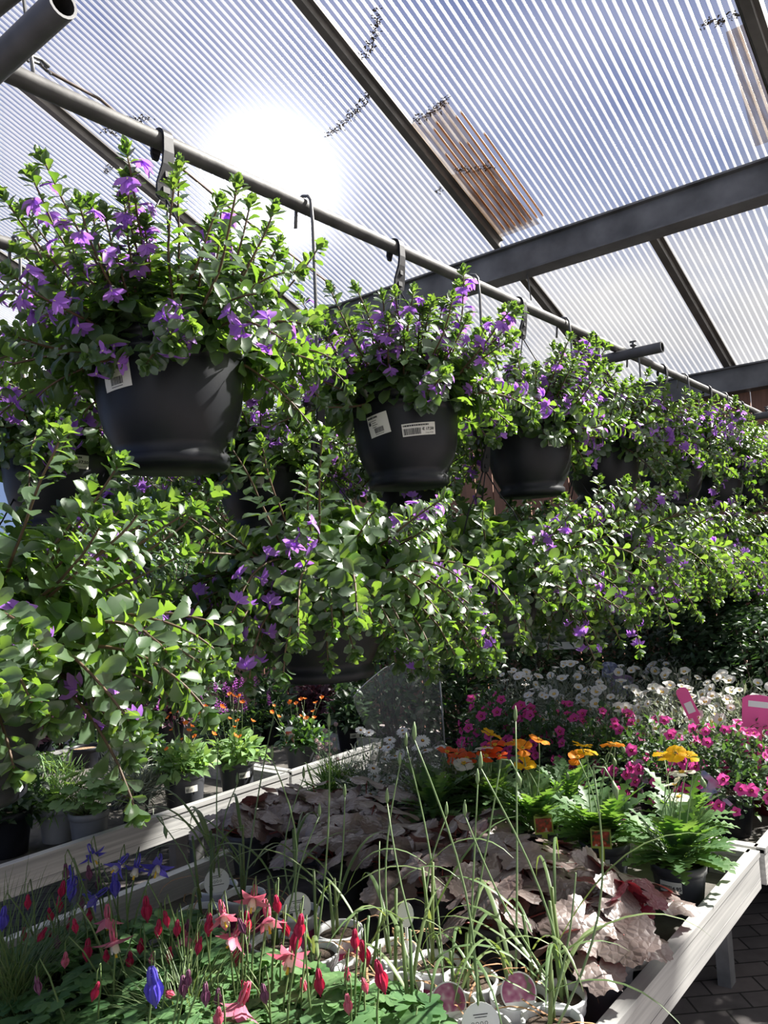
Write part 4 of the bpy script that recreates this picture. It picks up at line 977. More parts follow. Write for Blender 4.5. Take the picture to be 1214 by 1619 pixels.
# ---- strap-leaved bulbs in white pots ---------------------------------------
mb = MB(); r1, r0, h = .054, .042, .105
lathe(mb, [(.001, 0), (r0, 0), (r0+.001, .006), (r0+.0035, .020), (r1-.005, .072), (r1-.004, .074), (r1-.0015, .076), (r1-.001, .086), (r1+.0005, .088), (r1+.0008, .098), (r1+.002, .100), (r1+.002, .105), (r1-.003, .105), (r1-.006, .09)], 32, mis=[0, 0, 0, 1, 0, 0, 0, 0, 0, 0, 0, 0, 0])
WPOT = mb.mesh('pot', ['white_pot' if 'white_pot' in M else 'white_plastic', 'pot_print']); mb = MB(); lathe(mb, [(.0485, .090), (.03, .094), (.002, .095)], 16); WSOIL = mb.mesh('soil', 'soil')
GA = 'white pots of strap-leaved bulbs'
def bulb_pot(label, px, py, seed, nl=9, L=.32, tall=(), tagk=None, dry=0, rim=.795):
    rg = random.Random(seed); p = at_z(px, py, rim); base = np.array([p[0], p[1], TZ]); o = thing('potted_bulb', label, 'plant', base, 0, GA)
    a = link('pot', WPOT, o); a.rotation_euler = (0, 0, rg.uniform(0, 6)); link('soil', WSOIL, o)
    mb = MB(); nd_ = 0
    for c_ in range(rg.choice((1, 2, 2))):
        cx, cy_ = rg.gauss(0, .015), rg.gauss(0, .015)
        ht = rg.uniform(.10, .22)
        if nl: tube(mb, [(cx, cy_, .09), (cx+rg.gauss(0, .01), cy_+rg.gauss(0, .01), .09+ht)], [.0042, .003], 6, 0)
        for k_ in range(max(2, nl//3)):
            az = rg.uniform(0, 2*PI); d = nrm([math.cos(az)*.75, math.sin(az)*.75, rg.uniform(.5, 1.2)]); q = np.array([cx, cy_, .09+ht*rg.uniform(.1, 1)]); P = [q]; l_ = L*rg.uniform(.55, 1.05); g_ = rg.uniform(.16, .42)
            for i in range(9): P.append(P[-1]+d*l_/9); d = nrm(d+np.array([0, 0, -g_*(.4+i*.12)]))
            ribbon(mb, P, rg.uniform(.003, .0052), az, .35, 0)
    mb.obj('leaves', 'strap_leaf', o)
    if dry:
        mb = MB()
        for k_ in range(dry):
            az = rg.uniform(0, 2*PI); d = nrm([math.cos(az), math.sin(az), 1.0]); P = [np.array([rg.gauss(0, .015), rg.gauss(0, .015), .092])]
            for i in range(9): P.append(P[-1]+d*.026); d = nrm(d+np.array([rg.gauss(0, .35), rg.gauss(0, .35), -.30]))
            ribbon(mb, P, .0022, az, .3, 0)
        mb.obj('dry_leaves', 'dry_leaf', o)
    dep = (np.array([base[0], base[1], 1.0])-EYE)@VW
    for (tx, ty, bud) in tall:
        e = at_d(tx, ty, dep+rg.uniform(-.12, .12))-base; mb = MB()
        P = stalk(mb, (rg.gauss(0, .012), rg.gauss(0, .012), .09), e, .0026, .0014, .022, rg, 9)
        if bud == 1: tube(mb, [e, e+np.array([0, 0, .008]), e+np.array([.001, 0, .020]), e+np.array([.002, 0, .030])], [.0018, .0042, .0034, .0008], 7)
        if bud == 2:
            d_ = nrm(P[-1]-P[-2]); q = e+d_*.02+np.array([.02, .0, .0]); tube(mb, [e, e+d_*.02, q, q+np.array([.012, 0, -.02])], [.0018, .0016, .0016, .0014], 5); q = q+np.array([.012, 0, -.02]); tube(mb, [q, q+np.array([.004, 0, -.014]), q+np.array([.006, 0, -.03])], [.002, .006, .001], 7)
        mb.obj('flower_stalk', 'pale_stem', o)
    azc = toward_cam(base)
    if tagk == 'round' or tagk == 'photo':
        mb = MB(); f = np.array([math.cos(azc+.2), math.sin(azc+.2), .25]); f = nrm(f); rt = nrm(np.cross([0, 0, 1], f)); up = np.cross(f, rt); c0 = np.array([.030*math.cos(azc), .030*math.sin(azc), .125])
        n_ = 22; V = [c0+.034*(math.cos(2*PI*k_/n_)*rt+math.sin(2*PI*k_/n_)*up)+f*dn for dn in (0, .001) for k_ in range(n_)]
        mb.add(V, [tuple(range(n_))[::-1], tuple(range(n_, 2*n_))]+[(k_, (k_+1) % n_, n_+(k_+1) % n_, n_+k_) for k_ in range(n_)])
        tube(mb, [c0-up*.034, c0-up*.055], .003, 5)
        tg = mb.obj('plant_tag', 'white_plastic', o, False)
        mb = MB()
        def pt(u, v): return c0+rt*u+up*v+f*.0016
        if tagk == 'photo':
            V = [pt(.0315*math.cos(a), .0315*math.sin(a)) for a in np.linspace(R(-30), R(210), 20)]; mb.add(V, [tuple(range(20))]); mb.obj('picture', 'pic_allium', tg, False)
        else:
            for i, (u0, u1, v0, v1) in enumerate(((-.012, .014, .014, .0155), (-.010, .012, .010, .0112), (-.02, -.012, -.018, -.010), (-.022, .018, -.008, -.0065))): mb.add([pt(u0, v0), pt(u1, v0), pt(u1, v1), pt(u0, v1)], [(0, 1, 2, 3)])
            for u in (-.014, -.006, .002, .010):
                V = [pt(u+rr*math.cos(a), .001+rr*math.sin(a)) for rr in (.003, .0022) for a in np.linspace(0, 2*PI, 9)[:-1]]; mb.add(V, [(k_, (k_+1) % 8, 8+(k_+1) % 8, 8+k_) for k_ in range(8)])
            mb.obj('lettering', 'ink', tg, False)
    if tagk == 'spoon':
        mb = MB(); f = nrm(np.array([math.cos(azc), math.sin(azc), .15])); rt = nrm(np.cross([0, 0, 1], f)); up = np.cross(f, rt); c0 = np.array([.035*math.cos(azc+1.2), .035*math.sin(azc+1.2), .18])
        V = [c0+.018*math.cos(2*PI*k_/16)*rt+.026*math.sin(2*PI*k_/16)*up+f*dn for dn in (0, .001) for k_ in range(16)]
        mb.add(V, [tuple(range(16))[::-1], tuple(range(16, 32))]+[(k_, (k_+1) % 16, 16+(k_+1) % 16, 16+k_) for k_ in range(16)])
        tube(mb, [c0-up*.026, c0-up*.10], .0035, 5); mb.obj('plant_tag', 'white_plastic', o, False)
    return o
bulb_pot('white pot with a round white tag, front centre right', 760, 1622, 1, 6, .26, [(655, 1170, 1)], 'round', 5)
bulb_pot('white pot with a round photo tag facing out, front centre', 709, 1588, 2, 9, .30, [(612, 1270, 1)], 'photo', 2)
bulb_pot('white pot with a round photo tag and dry curls, right of the plain tag', 820, 1572, 3, 9, .34, [(815, 1140, 1)], 'photo', 6)
bulb_pot('white pot behind the two front tags, dry shoots twisting up', 743, 1547, 4, 9, .34, [(790, 1215, 2), (755, 1240, 1)], None, 6)
bulb_pot('white pot of dark soil with a price card behind it', 686, 1520, 5, 9, .34, [(642, 1180, 1), (706, 1290, 1)], None, 2)
bulb_pot('white pot with orange-brown seed stalk left of the price card', 620, 1500, 6, 8, .32, [(632, 1210, 1), (600, 1330, 0)], 'spoon', 3)
bulb_pot('white pot with a pale dead shoot beside red columbine bud', 625, 1558, 7, 5, .22, [], None, 3)
bulb_pot('half hidden white pot with weeds behind a red columbine bell', 570, 1530, 8, 5, .24, [], None, 2)
bulb_pot('white pot with folded inner label, centre of the columbines', 496, 1504, 9, 7, .30, [(505, 1290, 1), (520, 1150, 1)], None, 2)
bulb_pot('white pot half covered by pink columbine flowers', 433, 1488, 10, 8, .30, [(430, 1200, 1)], None, 2)
bulb_pot('white pot with a tall stalk reaching the left bench rim', 386, 1414, 11, 9, .30, [(375, 1240, 1), (440, 1100, 0)], None, 1)
bulb_pot('white pot with a round tag at the back left', 343, 1400, 12, 9, .30, [(345, 1180, 0)], 'round', 2)
bulb_pot('white pot at the left end of the bulbs near the blue columbine', 317, 1440, 13, 8, .30, [(255, 1300, 2)], None, 2)
bulb_pot('white pot right of the red columbine, price lettering on rim', 536, 1469, 14, 9, .32, [(545, 1260, 1)], None, 2)
bulb_pot('white pot of arching leaves behind the pink cluster', 470, 1440, 15, 9, .30, [(480, 1230, 1)], 'round', 1)
bulb_pot('white pot at the right, strap leaves fanning over the coral bells', 872, 1610, 16, 10, .36, [(910, 1380, 0), (940, 1230, 2)], None, 1)
bulb_pot('white pot with pale striped leaves beside the photo tag', 880, 1570, 17, 9, .36, [(735, 1290, 1), (760, 1215, 1)], None, 1)
bulb_pot('white pot in the bottom row left of the round tag', 655, 1640, 18, 6, .26, [], None, 1)

# ---- coral bells --------------------------------------------------------------
GH = 'purple-brown coral bells'
def heuchera(label, px, py, seed, n=22, spread=.15, hgt=.12, dark=False, pot='dark_grey_pot', st=None):
    rg = random.Random(seed); p = at_z(px, py, TZ); o = thing('potted_coral_bells', label, 'plant', (p[0], p[1], TZ), 0, GH)
    add_pot(o, pot, .068, .052, .118)
    stm = MB(); A = [[], [], [], []]; B = [[], [], [], []]
    azc = toward_cam(p)
    for k_ in range(n):
        az = 2*PI*k_*.382+rg.uniform(-.3, .3); q = math.sqrt((k_+.5)/n); rr = spread*q*rg.uniform(.85, 1.15)
        e = np.array([rr*math.cos(az), rr*math.sin(az), .11+hgt*(.95-.75*q*q)*rg.uniform(.75, 1.15)])
        stalk(stm, (.02*math.cos(az), .02*math.sin(az), .11), e, .0026, .0018, .01, rg, 5)
        d = np.array([math.cos(az), math.sin(az), rg.uniform(-.5, .1)-.2*q]); nn = np.array([.35*q*math.cos(az)+rg.gauss(0, .35), .35*q*math.sin(az)+rg.gauss(0, .35), 1])
        tgt = A if k_ % 2 else B
        tgt[0].append(e); tgt[1].append(d); tgt[2].append(nn); tgt[3].append(rg.uniform(.085, .150))
    mb = MB(); mb.inst(T['heuchera'], frames(*A)); mb.inst(T['heuchera2'], frames(*B))
    mb.obj('foliage', 'heuchera_dark' if dark else 'heuchera', o); stm.obj('stems', 'red_stem', o)
    if st: pot_label_flat(o, azc+st, .064, .07, .045, .022, None)
    return o
for i, (px, py, lab, n, sp, kw) in enumerate([
    (955, 1602, 'coral bells in the front dark pot by the bench edge, glossy bronze leaves', 20, .12, {}),
    (988, 1556, 'small coral bells with deep red leaves, dark pot with sticker by the bench edge', 14, .09, dict(dark=True, st=.5)),
    (985, 1500, 'coral bells with leaves turned toward the poppies at the right', 16, .12, dict(hgt=.065)),
    (905, 1500, 'coral bells with broad silvery leaves below the poppy pot', 22, .15, dict(hgt=.065)),
    (855, 1440, 'coral bells with one upright round leaf beside the poppy pot', 20, .14, dict(hgt=.065)),
    (820, 1490, 'coral bells behind the strap leaves with pale crinkled foliage', 22, .15, {}),
    (800, 1540, 'coral bells in a dark pot with a grid sticker behind the white pots', 16, .13, dict(st=.2)),
    (735, 1440, 'coral bells in the middle with rosy leaf undersides', 22, .16, {}),
    (765, 1390, 'coral bells just in front of the feathery poppies', 18, .15, dict(hgt=.065)),
    (655, 1440, 'coral bells left of the tall stalks, large grey veined leaf', 22, .16, {}),
    (690, 1480, 'coral bells whose blue-black pot shows behind the bulbs', 14, .13, {}),
    (600, 1400, 'coral bells in shade below the white daisies', 22, .16, {}),
    (540, 1420, 'coral bells with dusky crinkled leaves left of centre', 22, .16, {}),
    (500, 1360, 'coral bells below the far end of the left rim', 20, .15, {}),
    (440, 1350, 'coral bells beside the left bench rim, leaf lit from behind', 20, .15, {}),
    (395, 1375, 'coral bells at the left end with a tall dark leaf', 16, .13, {}),
    (590, 1350, 'coral bells tucked behind, next to the daisies', 16, .15, {})]):
    heuchera(lab, px, py, 300+i, int(n*.62), sp, **kw)

# ---- poppies ------------------------------------------------------------------
GP = 'Iceland poppies'
def poppies(label, px, py, seed, flowers, n=90, hgt=.17, spread=.13, buds=(), tagp=None, st=None, dist=0):
    rg = random.Random(seed); p = at_z(px, py, TZ); base = np.array([p[0], p[1], TZ]); o = thing('potted_poppy', label, 'flower', base, 0, GP)
    add_pot(o, 'dark_grey_pot', .070, .052, .125)
    mb = MB(); P, D, N, S = [], [], [], []
    for k_ in range(n):
        az = rg.uniform(0, 2*PI); q = rg.random(); el = R(rg.uniform(18, 85)); 
        if tagp is not None and abs((az-toward_cam(base)-tagp+PI) % (2*PI)-PI) < .62: el = max(el, R(58))
        d = np.array([math.cos(az)*math.cos(el), math.sin(az)*math.cos(el), math.sin(el)])
        P.append((.03*math.cos(az)*q, .03*math.sin(az)*q, .11+.05*q*math.sin(el))); D.append(d); N.append((-math.cos(az)*math.sin(el), -math.sin(az)*math.sin(el), math.cos(el)+.3)); S.append(spread*.82*rg.uniform(.7, 1.25)*(1+.1*math.sin(el)))
    mb.inst(T['poppy_leaf'], frames(P, D, N, S)); mb.obj('foliage', 'poppy_leaf', o)
    stm = MB(); dep = (base+np.array([0, 0, .3])-EYE)@VW+dist
    for i, (fx, fy, c_, s_) in enumerate(flowers):
        e = at_d(fx, fy, dep+rg.uniform(-.06, .06))-base
        b0 = np.array([rg.gauss(0, .015), rg.gauss(0, .015), .12])
        stalk(stm, b0, e, .0024, .0016, .016, rg, 8)
        toc = nrm(EYE-base-e); d = nrm(np.array([rg.gauss(0, .25), rg.gauss(0, .25), 1])+toc*.12)
        put('poppy_%s%d' % (c_, i % 2), o, e, d, (rg.gauss(0, 1), rg.gauss(0, 1), .1), s_*.88)
    for fx, fy in buds:
        e = at_d(fx, fy, dep+rg.uniform(-.05, .05))-base; b0 = np.array([rg.gauss(0, .015), rg.gauss(0, .015), .12])
        P = [b0+(e-b0)*q for q in np.linspace(0, 1, 6)]+[e+np.array([.006, .004, .008]), e+np.array([.014, .008, .004]), e+np.array([.018, .01, -.006])]
        tube(stm, P, .0014, 5); q = P[-1]; tube(stm, [q, q+np.array([.001, 0, -.008]), q+np.array([.002, 0, -.018]), q+np.array([.002, 0, -.024])], [.002, .006, .006, .001], 8)
    stm.obj('stems', 'pale_stem', o)
    azc = toward_cam(base)
    if tagp is not None: card(o, (.078*math.cos(azc+tagp), .078*math.sin(azc+tagp), .128), azc+tagp*.6, .055, .060, .15, 'pic_poppy', 'lime_card')
    if st is not None: pot_label_flat(o, azc+st, .066, .082, .055, .026, '4,95' if st > -.5 else None)
    return o
M['lime_card'] = mat('lime_card', (.42, .52, .08), .45)
poppies('poppy plant with three white flowers under yellow ones, nearest the bench corner', 1078, 1440, 1, [(1050, 1198, 'yellow', .036), (1068, 1192, 'yellow', .034), (1088, 1199, 'yellow', .032), (1078, 1224, 'white', .040), (1068, 1243, 'white', .034), (1073, 1262, 'white', .034)], 120, .17, .145, [(1095, 1225), (1052, 1262)], None, -.35)
poppies('poppy plant behind the white-flowered one, leaves only', 1090, 1375, 2, [], 60, .15, .12, [(1100, 1230)], None, None)
poppies('poppy plant with yellow and orange flowers and a picture tag in its dark pot', 960, 1400, 3, [(920, 1182, 'yellow', .036), (929, 1190, 'yellow', .034), (914, 1200, 'orange', .036), (968, 1180, 'orange', .040)], 120, .17, .14, [(972, 1175), (958, 1195), (962, 1252)], -.1, -.25)
poppies('poppy plant with a leaning picture tag and orange and yellow flowers', 850, 1375, 4, [(826, 1185, 'orange', .038), (852, 1172, 'orange', .040), (830, 1211, 'yellow', .040), (812, 1176, 'orange', .036)], 105, .17, .14, [(885, 1218)], .35, .5)
poppies('poppy plant with flame red and one yellow flower at the left', 780, 1330, 5, [(776, 1164, 'yellow', .044), (783, 1180, 'red', .042), (768, 1198, 'red', .042), (766, 1184, 'white', .038), (790, 1198, 'red', .036)], 105, .16, .14)
poppies('poppy plant with vermilion petals left of the others', 725, 1325, 6, [(706, 1192, 'red', .046), (722, 1196, 'red', .048), (738, 1202, 'red', .042), (733, 1209, 'white', .042)], 105, .16, .13)
poppies('poppy plant in leaf between the two picture tags', 900, 1330, 7, [], 70, .15, .13, [(946, 1203)])
poppies('feathery poppy plant without flowers behind the strap leaves', 690, 1345, 8, [], 70, .15, .13, [(704, 1272)])

# ---- white daisies --------------------------------------------------------------
def daisies(label, px, py, seed, flowers, extra=6, spread=.13, hgt=.20):
    rg = random.Random(seed); p = at_z(px, py, TZ); base = np.array([p[0], p[1], TZ]); o = thing('potted_daisy', label, 'flower', base, 0, 'white daisies')
    add_pot(o, 'dark_grey_pot', .062, .05, .11)
    mb = bush(rg, spread, .10, .10+hgt, 520, T['narrow'], .030, .9, .3); mb.obj('foliage', 'silver_leaf', o)
    stm = MB(); dep = (base+np.array([0, 0, .3])-EYE)@VW; L = []
    for fx, fy, s_ in flowers: L.append((at_d(fx, fy, dep+rg.uniform(-.08, .08))-base, s_))
    for k_ in range(extra):
        q, o_ = domept(rg, spread, .1, .14+hgt, .3, 1); L.append((q, .016))
    for e, s_ in L:
        stalk(stm, (e[0]*.3, e[1]*.3, .13), e, .0016, .0013, .008, rg, 6)
        toc = nrm(EYE-base-e); put('daisy', o, e, nrm(np.array([rg.gauss(0, .22), rg.gauss(0, .22), 1])+toc*.35), (1, 0, .1), s_*1.25)
    stm.obj('stems', 'pale_stem', o); return o
daisies('white daisies with brown eyes beside the left rim end', 590, 1300, 1, [(566, 1232, .022), (578, 1240, .024), (592, 1228, .022), (602, 1236, .024), (586, 1256, .022), (600, 1253, .024), (615, 1258, .022), (616, 1230, .022), (572, 1250, .022), (590, 1215, .022), (601, 1183, .022), (545, 1246, .02)], 4)
daisies('taller white daisies next to the magenta flowers', 660, 1300, 2, [(637, 1160, .020), (616, 1170, .018), (633, 1193, .022), (647, 1201, .022), (668, 1171, .022), (672, 1187, .022), (658, 1212, .024), (677, 1214, .020), (638, 1227, .024), (655, 1235, .022), (642, 1250, .022), (663, 1250, .022), (676, 1248, .022), (640, 1212, .020), (625, 1196, .02), (614, 1182, .02), (660, 1180, .02)], 4)
daisies('low white daisies behind the coral bells', 735, 1320, 3, [(735, 1236, .02), (717, 1240, .018), (700, 1230, .018)], 3)
# ---- pale pink thrift -------------------------------------------------------------
p = at_z(525, 1290, TZ); base = np.array([p[0], p[1], TZ]); o = thing('potted_thrift', 'pale pink button heads on thin stems in front of the left bench rim', 'flower', base)
rg = random.Random(12); add_pot(o, 'dark_grey_pot', .055, .045, .09); bush(rg, .09, .08, .17, 260, T['needle'], .07, 1, .2).obj('foliage', 'poppy_leaf', o)
stm = MB(); dep = (base+np.array([0, 0, .3])-EYE)@VW
for fx, fy in [(531, 1145), (514, 1156), (500, 1171), (505, 1177), (528, 1169), (517, 1177), (523, 1177), (504, 1184), (510, 1182), (515, 1186), (530, 1185), (521, 1193), (502, 1198), (533, 1200), (534, 1210), (541, 1224), (549, 1211), (562, 1212), (542, 1238)]:
    e = at_d(fx, fy, dep+rg.uniform(-.08, .08))-base; stalk(stm, (e[0]*.25, e[1]*.25, .10), e, .0013, .0011, .006, rg, 6); put('pompom', o, e, (0, 0, 1), (1, 0, 0), .009*rg.uniform(.8, 1.3))
stm.obj('stems', 'pale_stem', o)

# ---- magenta petunias --------------------------------------------------------------
def petunia(label, x, y, seed, n=26, pot='black_pot', st=None, tg=None, spread=.19, hgt=.22):
    rg = random.Random(seed); base = np.array([x, y, TZ]); o = thing('potted_petunia', label, 'flower', base, 0, 'magenta petunias on the far bench'); azc = toward_cam(base)
    add_pot(o, pot, .085, .065, .14)
    bush(rg, spread, .14, .14+hgt, 900, T['ovate'], .026, .8, .45, .25).obj('foliage', 'petunia_leaf', o)
    for k_ in range(int(n*1.5)):
        e, o_ = domept(rg, spread*1.03, .14, .15+hgt, -.15, .95, .25)
        if (o_[:2]@np.array([math.cos(azc), math.sin(azc)])) < -.45 and o_[2] < .5: e[:2] *= -1; o_[:2] *= -1
        toc = nrm(EYE-base-e); put('petunia%d' % (k_ % 2), o, e, nrm(o_+toc*.9+np.array([rg.gauss(0, .3), rg.gauss(0, .3), rg.gauss(0, .3)])), (rg.gauss(0, 1), 1, .2), .021*rg.uniform(.75, 1.15))
    if st is not None: pot_label_flat(o, azc+st, .080, .09, .055, .028, None)
    if tg: card(o, (.10*math.cos(azc+tg[0]), .10*math.sin(azc+tg[0]), tg[2]), azc, .06, .085, .2, 'pic_pinkblue', 'pic_pinkblue', rot=tg[1], stick=.05)
    return o
petunia('magenta petunia in the black pot at the bench corner, tag leaning from it', -.835, 2.76, 1, 24, st=-.6, tg=(-.25, .85, .15), spread=.17)
petunia('magenta petunia behind the white poppies, tag standing at its left', -1.06, 2.78, 2, 26, st=-.2, tg=(-.75, .15, .14))
petunia('magenta petunia between yellow poppies and the convolvulus', -1.30, 2.88, 3, 26)
petunia('magenta petunia behind the orange poppies', -1.54, 2.92, 4, 26)
petunia('magenta petunia above the vermilion poppies', -1.78, 2.96, 5, 24)
petunia('magenta petunia at the left end, next to the clear film', -1.94, 3.12, 6, 22, spread=.16)
petunia('magenta petunia in a dark red pot at the right photo edge', -.76, 3.05, 7, 24, pot='wine_pot' if 'wine_pot' in M else 'black_pot', spread=.17)
# ---- white convolvulus ----------------------------------------------------------------
def convolvulus(label, x, y, seed, n=28, spread=.20, hgt=.26):
    rg = random.Random(seed); base = np.array([x, y, TZ]); o = thing('potted_convolvulus', label, 'flower', base, 0, 'white convolvulus on the far bench'); azc = toward_cam(base)
    add_pot(o, 'black_pot', .085, .065, .14)
    bush(rg, spread, .13, .13+hgt, 1000, T['narrow'], .034, .9, .5, .1).obj('foliage', 'silver_leaf', o)
    for k_ in range(int(n*1.5)):
        e, o_ = domept(rg, spread*1.03, .13, .14+hgt, .0, 1, .1)
        if (o_[:2]@np.array([math.cos(azc), math.sin(azc)])) < -.3 and o_[2] < .6: e[:2] *= -1; o_[:2] *= -1
        toc = nrm(EYE-base-e); put('convolvulus%d' % (k_ % 2), o, e, nrm(o_+np.array([0, 0, .4])+toc*.7+np.array([rg.gauss(0, .3), rg.gauss(0, .3), rg.gauss(0, .2)])), (rg.gauss(0, 1), 1, .2), .022*rg.uniform(.7, 1.2))
    return o
cv = [(-1.98, 3.45, 'leftmost white convolvulus beside the clear film'), (-1.70, 3.32, 'white convolvulus behind the yellow and red poppies, dense with blooms'), (-1.43, 3.26, 'white convolvulus behind the orange poppies'), (-1.16, 3.22, 'white convolvulus below the bent pink strip tag'), (-.90, 3.18, 'white convolvulus left of the big pink card'), (-1.86, 3.82, 'white convolvulus in the back row at left'), (-1.58, 3.74, 'white convolvulus in the back row near the small picture cards'), (-1.30, 3.66, 'white convolvulus in the back row under the picture card with a flower'), (-1.02, 3.60, 'white convolvulus in the back row behind the pink strip tag'), (-.76, 3.50, 'white convolvulus in the back row at the right edge'), (-1.45, 4.1, 'last white convolvulus before the dark shrubs')]
for i, (x, y, lab) in enumerate(cv): convolvulus(lab, x, y, 40+i, 26)
# tags standing among them
def free_card(label, px, py, y, wd, ht, lean, pic, fr, rot=0, panel=(.10, .74, .86)):
    p = at_y(px, py, y); o = thing('plant_tag', label, 'tag', p, 0); card(o, (0, 0, 0), toward_cam(p), wd, ht, lean, pic, fr, rot=rot, stick=.16, panel=panel).name = 'card'; return o
free_card('small blue picture card standing at the foot of the dark shrubs', 963, 1072, 4.0, .075, .085, .25, 'pic_blue', 'pic_blue', -.1)
free_card('picture card with a pale flower among the white convolvulus', 982, 1100, 3.72, .10, .105, .3, 'pic_blue', 'pic_purple' if 'pic_purple' in M else 'purple_bud', -.15)
free_card('pink strip tag with a small white panel leaning over the white blooms', 1098, 1134, 3.0, .045, .115, .1, 'white_plastic', 'pink_card', .38, (.15, .5, .6))
free_card('big rounded pink card with white panel at the right edge', 1201, 1152, 2.98, .115, .115, .15, 'white_plastic', 'pink_card', -.1, (.62, .80, .66))

# ---- left bench plants ------------------------------------------------------------------
def left_plant(name, label, px, py, seed, pot, kind, r1=.07, h=.125, st=None, tg=None, col=None, z=TZ):
    rg = random.Random(seed); p = at_z(px, py, z); base = np.array([p[0], p[1], z]); o = thing(name, label, 'flower' if kind in ('geum', 'spike', 'kal') else 'plant', base); azc = toward_cam(base)
    add_pot(o, pot, r1, r1*.78, h, 'dry_soil' if kind == 'bare' else 'soil')
    if kind == 'lady':
        mb = MB(); P, D, N, S = [], [], [], []; stm = MB()
        for k_ in range(46):
            az = rg.uniform(0, 2*PI); q = math.sqrt(rg.random()); e = np.array([q*.13*math.cos(az), q*.13*math.sin(az), h+.14*(1-.7*q*q)*rg.uniform(.6, 1.1)]); stalk(stm, (e[0]*.2, e[1]*.2, h*.9), e, .0016, .0012, .006, rg, 4)
            P.append(e); D.append((math.cos(az), math.sin(az), -.2)); N.append((rg.gauss(0, .25), rg.gauss(0, .25), 1)); S.append(rg.uniform(.055, .08))
        mb.inst(T['geranium'], frames(P, D, N, S)); mb.obj('foliage', 'fresh_leaf', o); stm.obj('stems', 'green_stem', o)
    elif kind == 'silver':
        bush(rg, .10, h-.01, h+.10, 420, T['needle'], .065, 1, .3).obj('foliage', 'silver_leaf', o)
    elif kind == 'fine':
        bush(rg, .12, h-.02, h+.18, 700, T['needle'], .05, 1, .2).obj('foliage', 'fresh_leaf', o)
    elif kind in ('geum', 'spike', 'kal'):
        bush(rg, .12, h-.01, h+.11, 260 if kind != 'kal' else 340, T['ovate'], .05 if kind == 'geum' else .042, .9, .3).obj('foliage', {'geum': 'fresh_leaf', 'spike': 'petunia_leaf', 'kal': 'laurel_leaf'}[kind], o)
        stm = MB()
        for k_ in range({'geum': 16, 'spike': 9, 'kal': 14}[kind]):
            e = np.array([rg.gauss(0, .07), rg.gauss(0, .07), h+rg.uniform(.10, .27 if kind == 'geum' else .22)]); stalk(stm, (e[0]*.3, e[1]*.3, h), e, .0013, .001, .01, rg, 5)
            if kind == 'spike': put('spike', o, e, (rg.gauss(0, .15), rg.gauss(0, .15), 1), (1, 0, 0), rg.uniform(.045, .065))
            else: put('geum', o, e, (rg.gauss(0, .4)+.3, rg.gauss(0, .4)-.3, 1), (1, 0, 0), rg.uniform(.011, .016))
        stm.obj('stems', 'green_stem', o)
    elif kind == 'dark':
        bush(rg, .13, h-.01, h+.20, 420, T['ovate'], .05, .8, .3).obj('foliage', 'purple_leaf', o)
    elif kind == 'green':
        bush(rg, .13, h-.01, h+.22, 380, T['ovate'], .05, .8, .3).obj('foliage', 'shrub_leaf', o)
    if st is not None: pot_label_flat(o, azc+st, r1*.93, h*.62, .05, .024, None)
    if tg: card(o, (r1*.85*math.cos(azc+tg[1]), r1*.85*math.sin(azc+tg[1]), h), azc+tg[1]*.5, .05, .085, .1, tg[0], tg[2], stick=.03)
    return o
left_plant('potted_herb', 'light grey pot of fine green foliage at the left end of the bench', 93, 1328, 1, 'light_grey_pot' if 'light_grey_pot' in M else 'grey_pot', 'fine')
left_plant('potted_ladys_mantle', 'grey pot of fresh scalloped leaves on the left bench edge', 142, 1338, 2, 'grey_pot', 'lady')
left_plant('potted_lavender', 'small dark pot of silver needle leaves with a picture tag', 215, 1300, 3, 'dark_grey_pot', 'silver', .055, .10, .25, ('pic_green', -.7, 'lime_card'))
left_plant('potted_avens', 'tall dark grey pot with sticker and orange flowers over green leaves', 293, 1284, 4, 'dark_grey_pot', 'geum', .085, .17, .35)
left_plant('potted_avens', 'grey pot with sticker, small red and orange flowers and round leaves', 376, 1256, 5, 'dark_grey_pot', 'geum', .078, .15, .45)
left_plant('potted_kalanchoe', 'dark pot of glossy leaves with red blooms and a red tag', 478, 1218, 6, 'dark_grey_pot', 'kal', .08, .13, None, ('pic_red', -.9, 'white_plastic'))
left_plant('potted_shrublet', 'black pot with small label near the end of the left bench', 556, 1186, 7, 'black_pot', 'green', .075, .14, .3)
left_plant('potted_shrublet', 'black pot of dark green leaves at the bottom left of the left bench', 12, 1350, 8, 'black_pot', 'green', .085, .15)
left_plant('potted_erysimum', 'dark pot with purple flower spikes behind the silver plant', 235, 1240, 9, 'dark_grey_pot', 'spike', .07, .12, .3)
left_plant('potted_erysimum', 'purple spikes behind the orange flowers on the left bench', 345, 1195, 10, 'dark_grey_pot', 'spike', .07, .12)
left_plant('potted_pot', 'black round pot with dry pale soil, almost bare', 135, 1212, 11, 'black_pot', 'bare', .075, .10).name = 'potted_seedling'
left_plant('potted_lavender', 'silver leaves in a dark pot behind the scalloped leaves', 195, 1275, 12, 'dark_grey_pot', 'silver', .06, .11)
left_plant('potted_erysimum', 'purple spikes rising behind the bare pot at left', 175, 1195, 13, 'dark_grey_pot', 'spike', .07, .12)
left_plant('potted_shrublet', 'purple-leaved plant at the back of the left bench', 270, 1175, 14, 'black_pot', 'dark', .08, .14)
left_plant('potted_shrublet', 'dark bushy plant with yellowish tips behind the red tag', 430, 1175, 15, 'black_pot', 'green', .08, .14)
left_plant('potted_erysimum', 'purple spikes above the small red flowers', 395, 1185, 16, 'dark_grey_pot', 'spike', .07, .12)
left_plant('potted_shrublet', 'purple-leaved plant in shade at the back left', 60, 1205, 17, 'black_pot', 'dark', .08, .14)
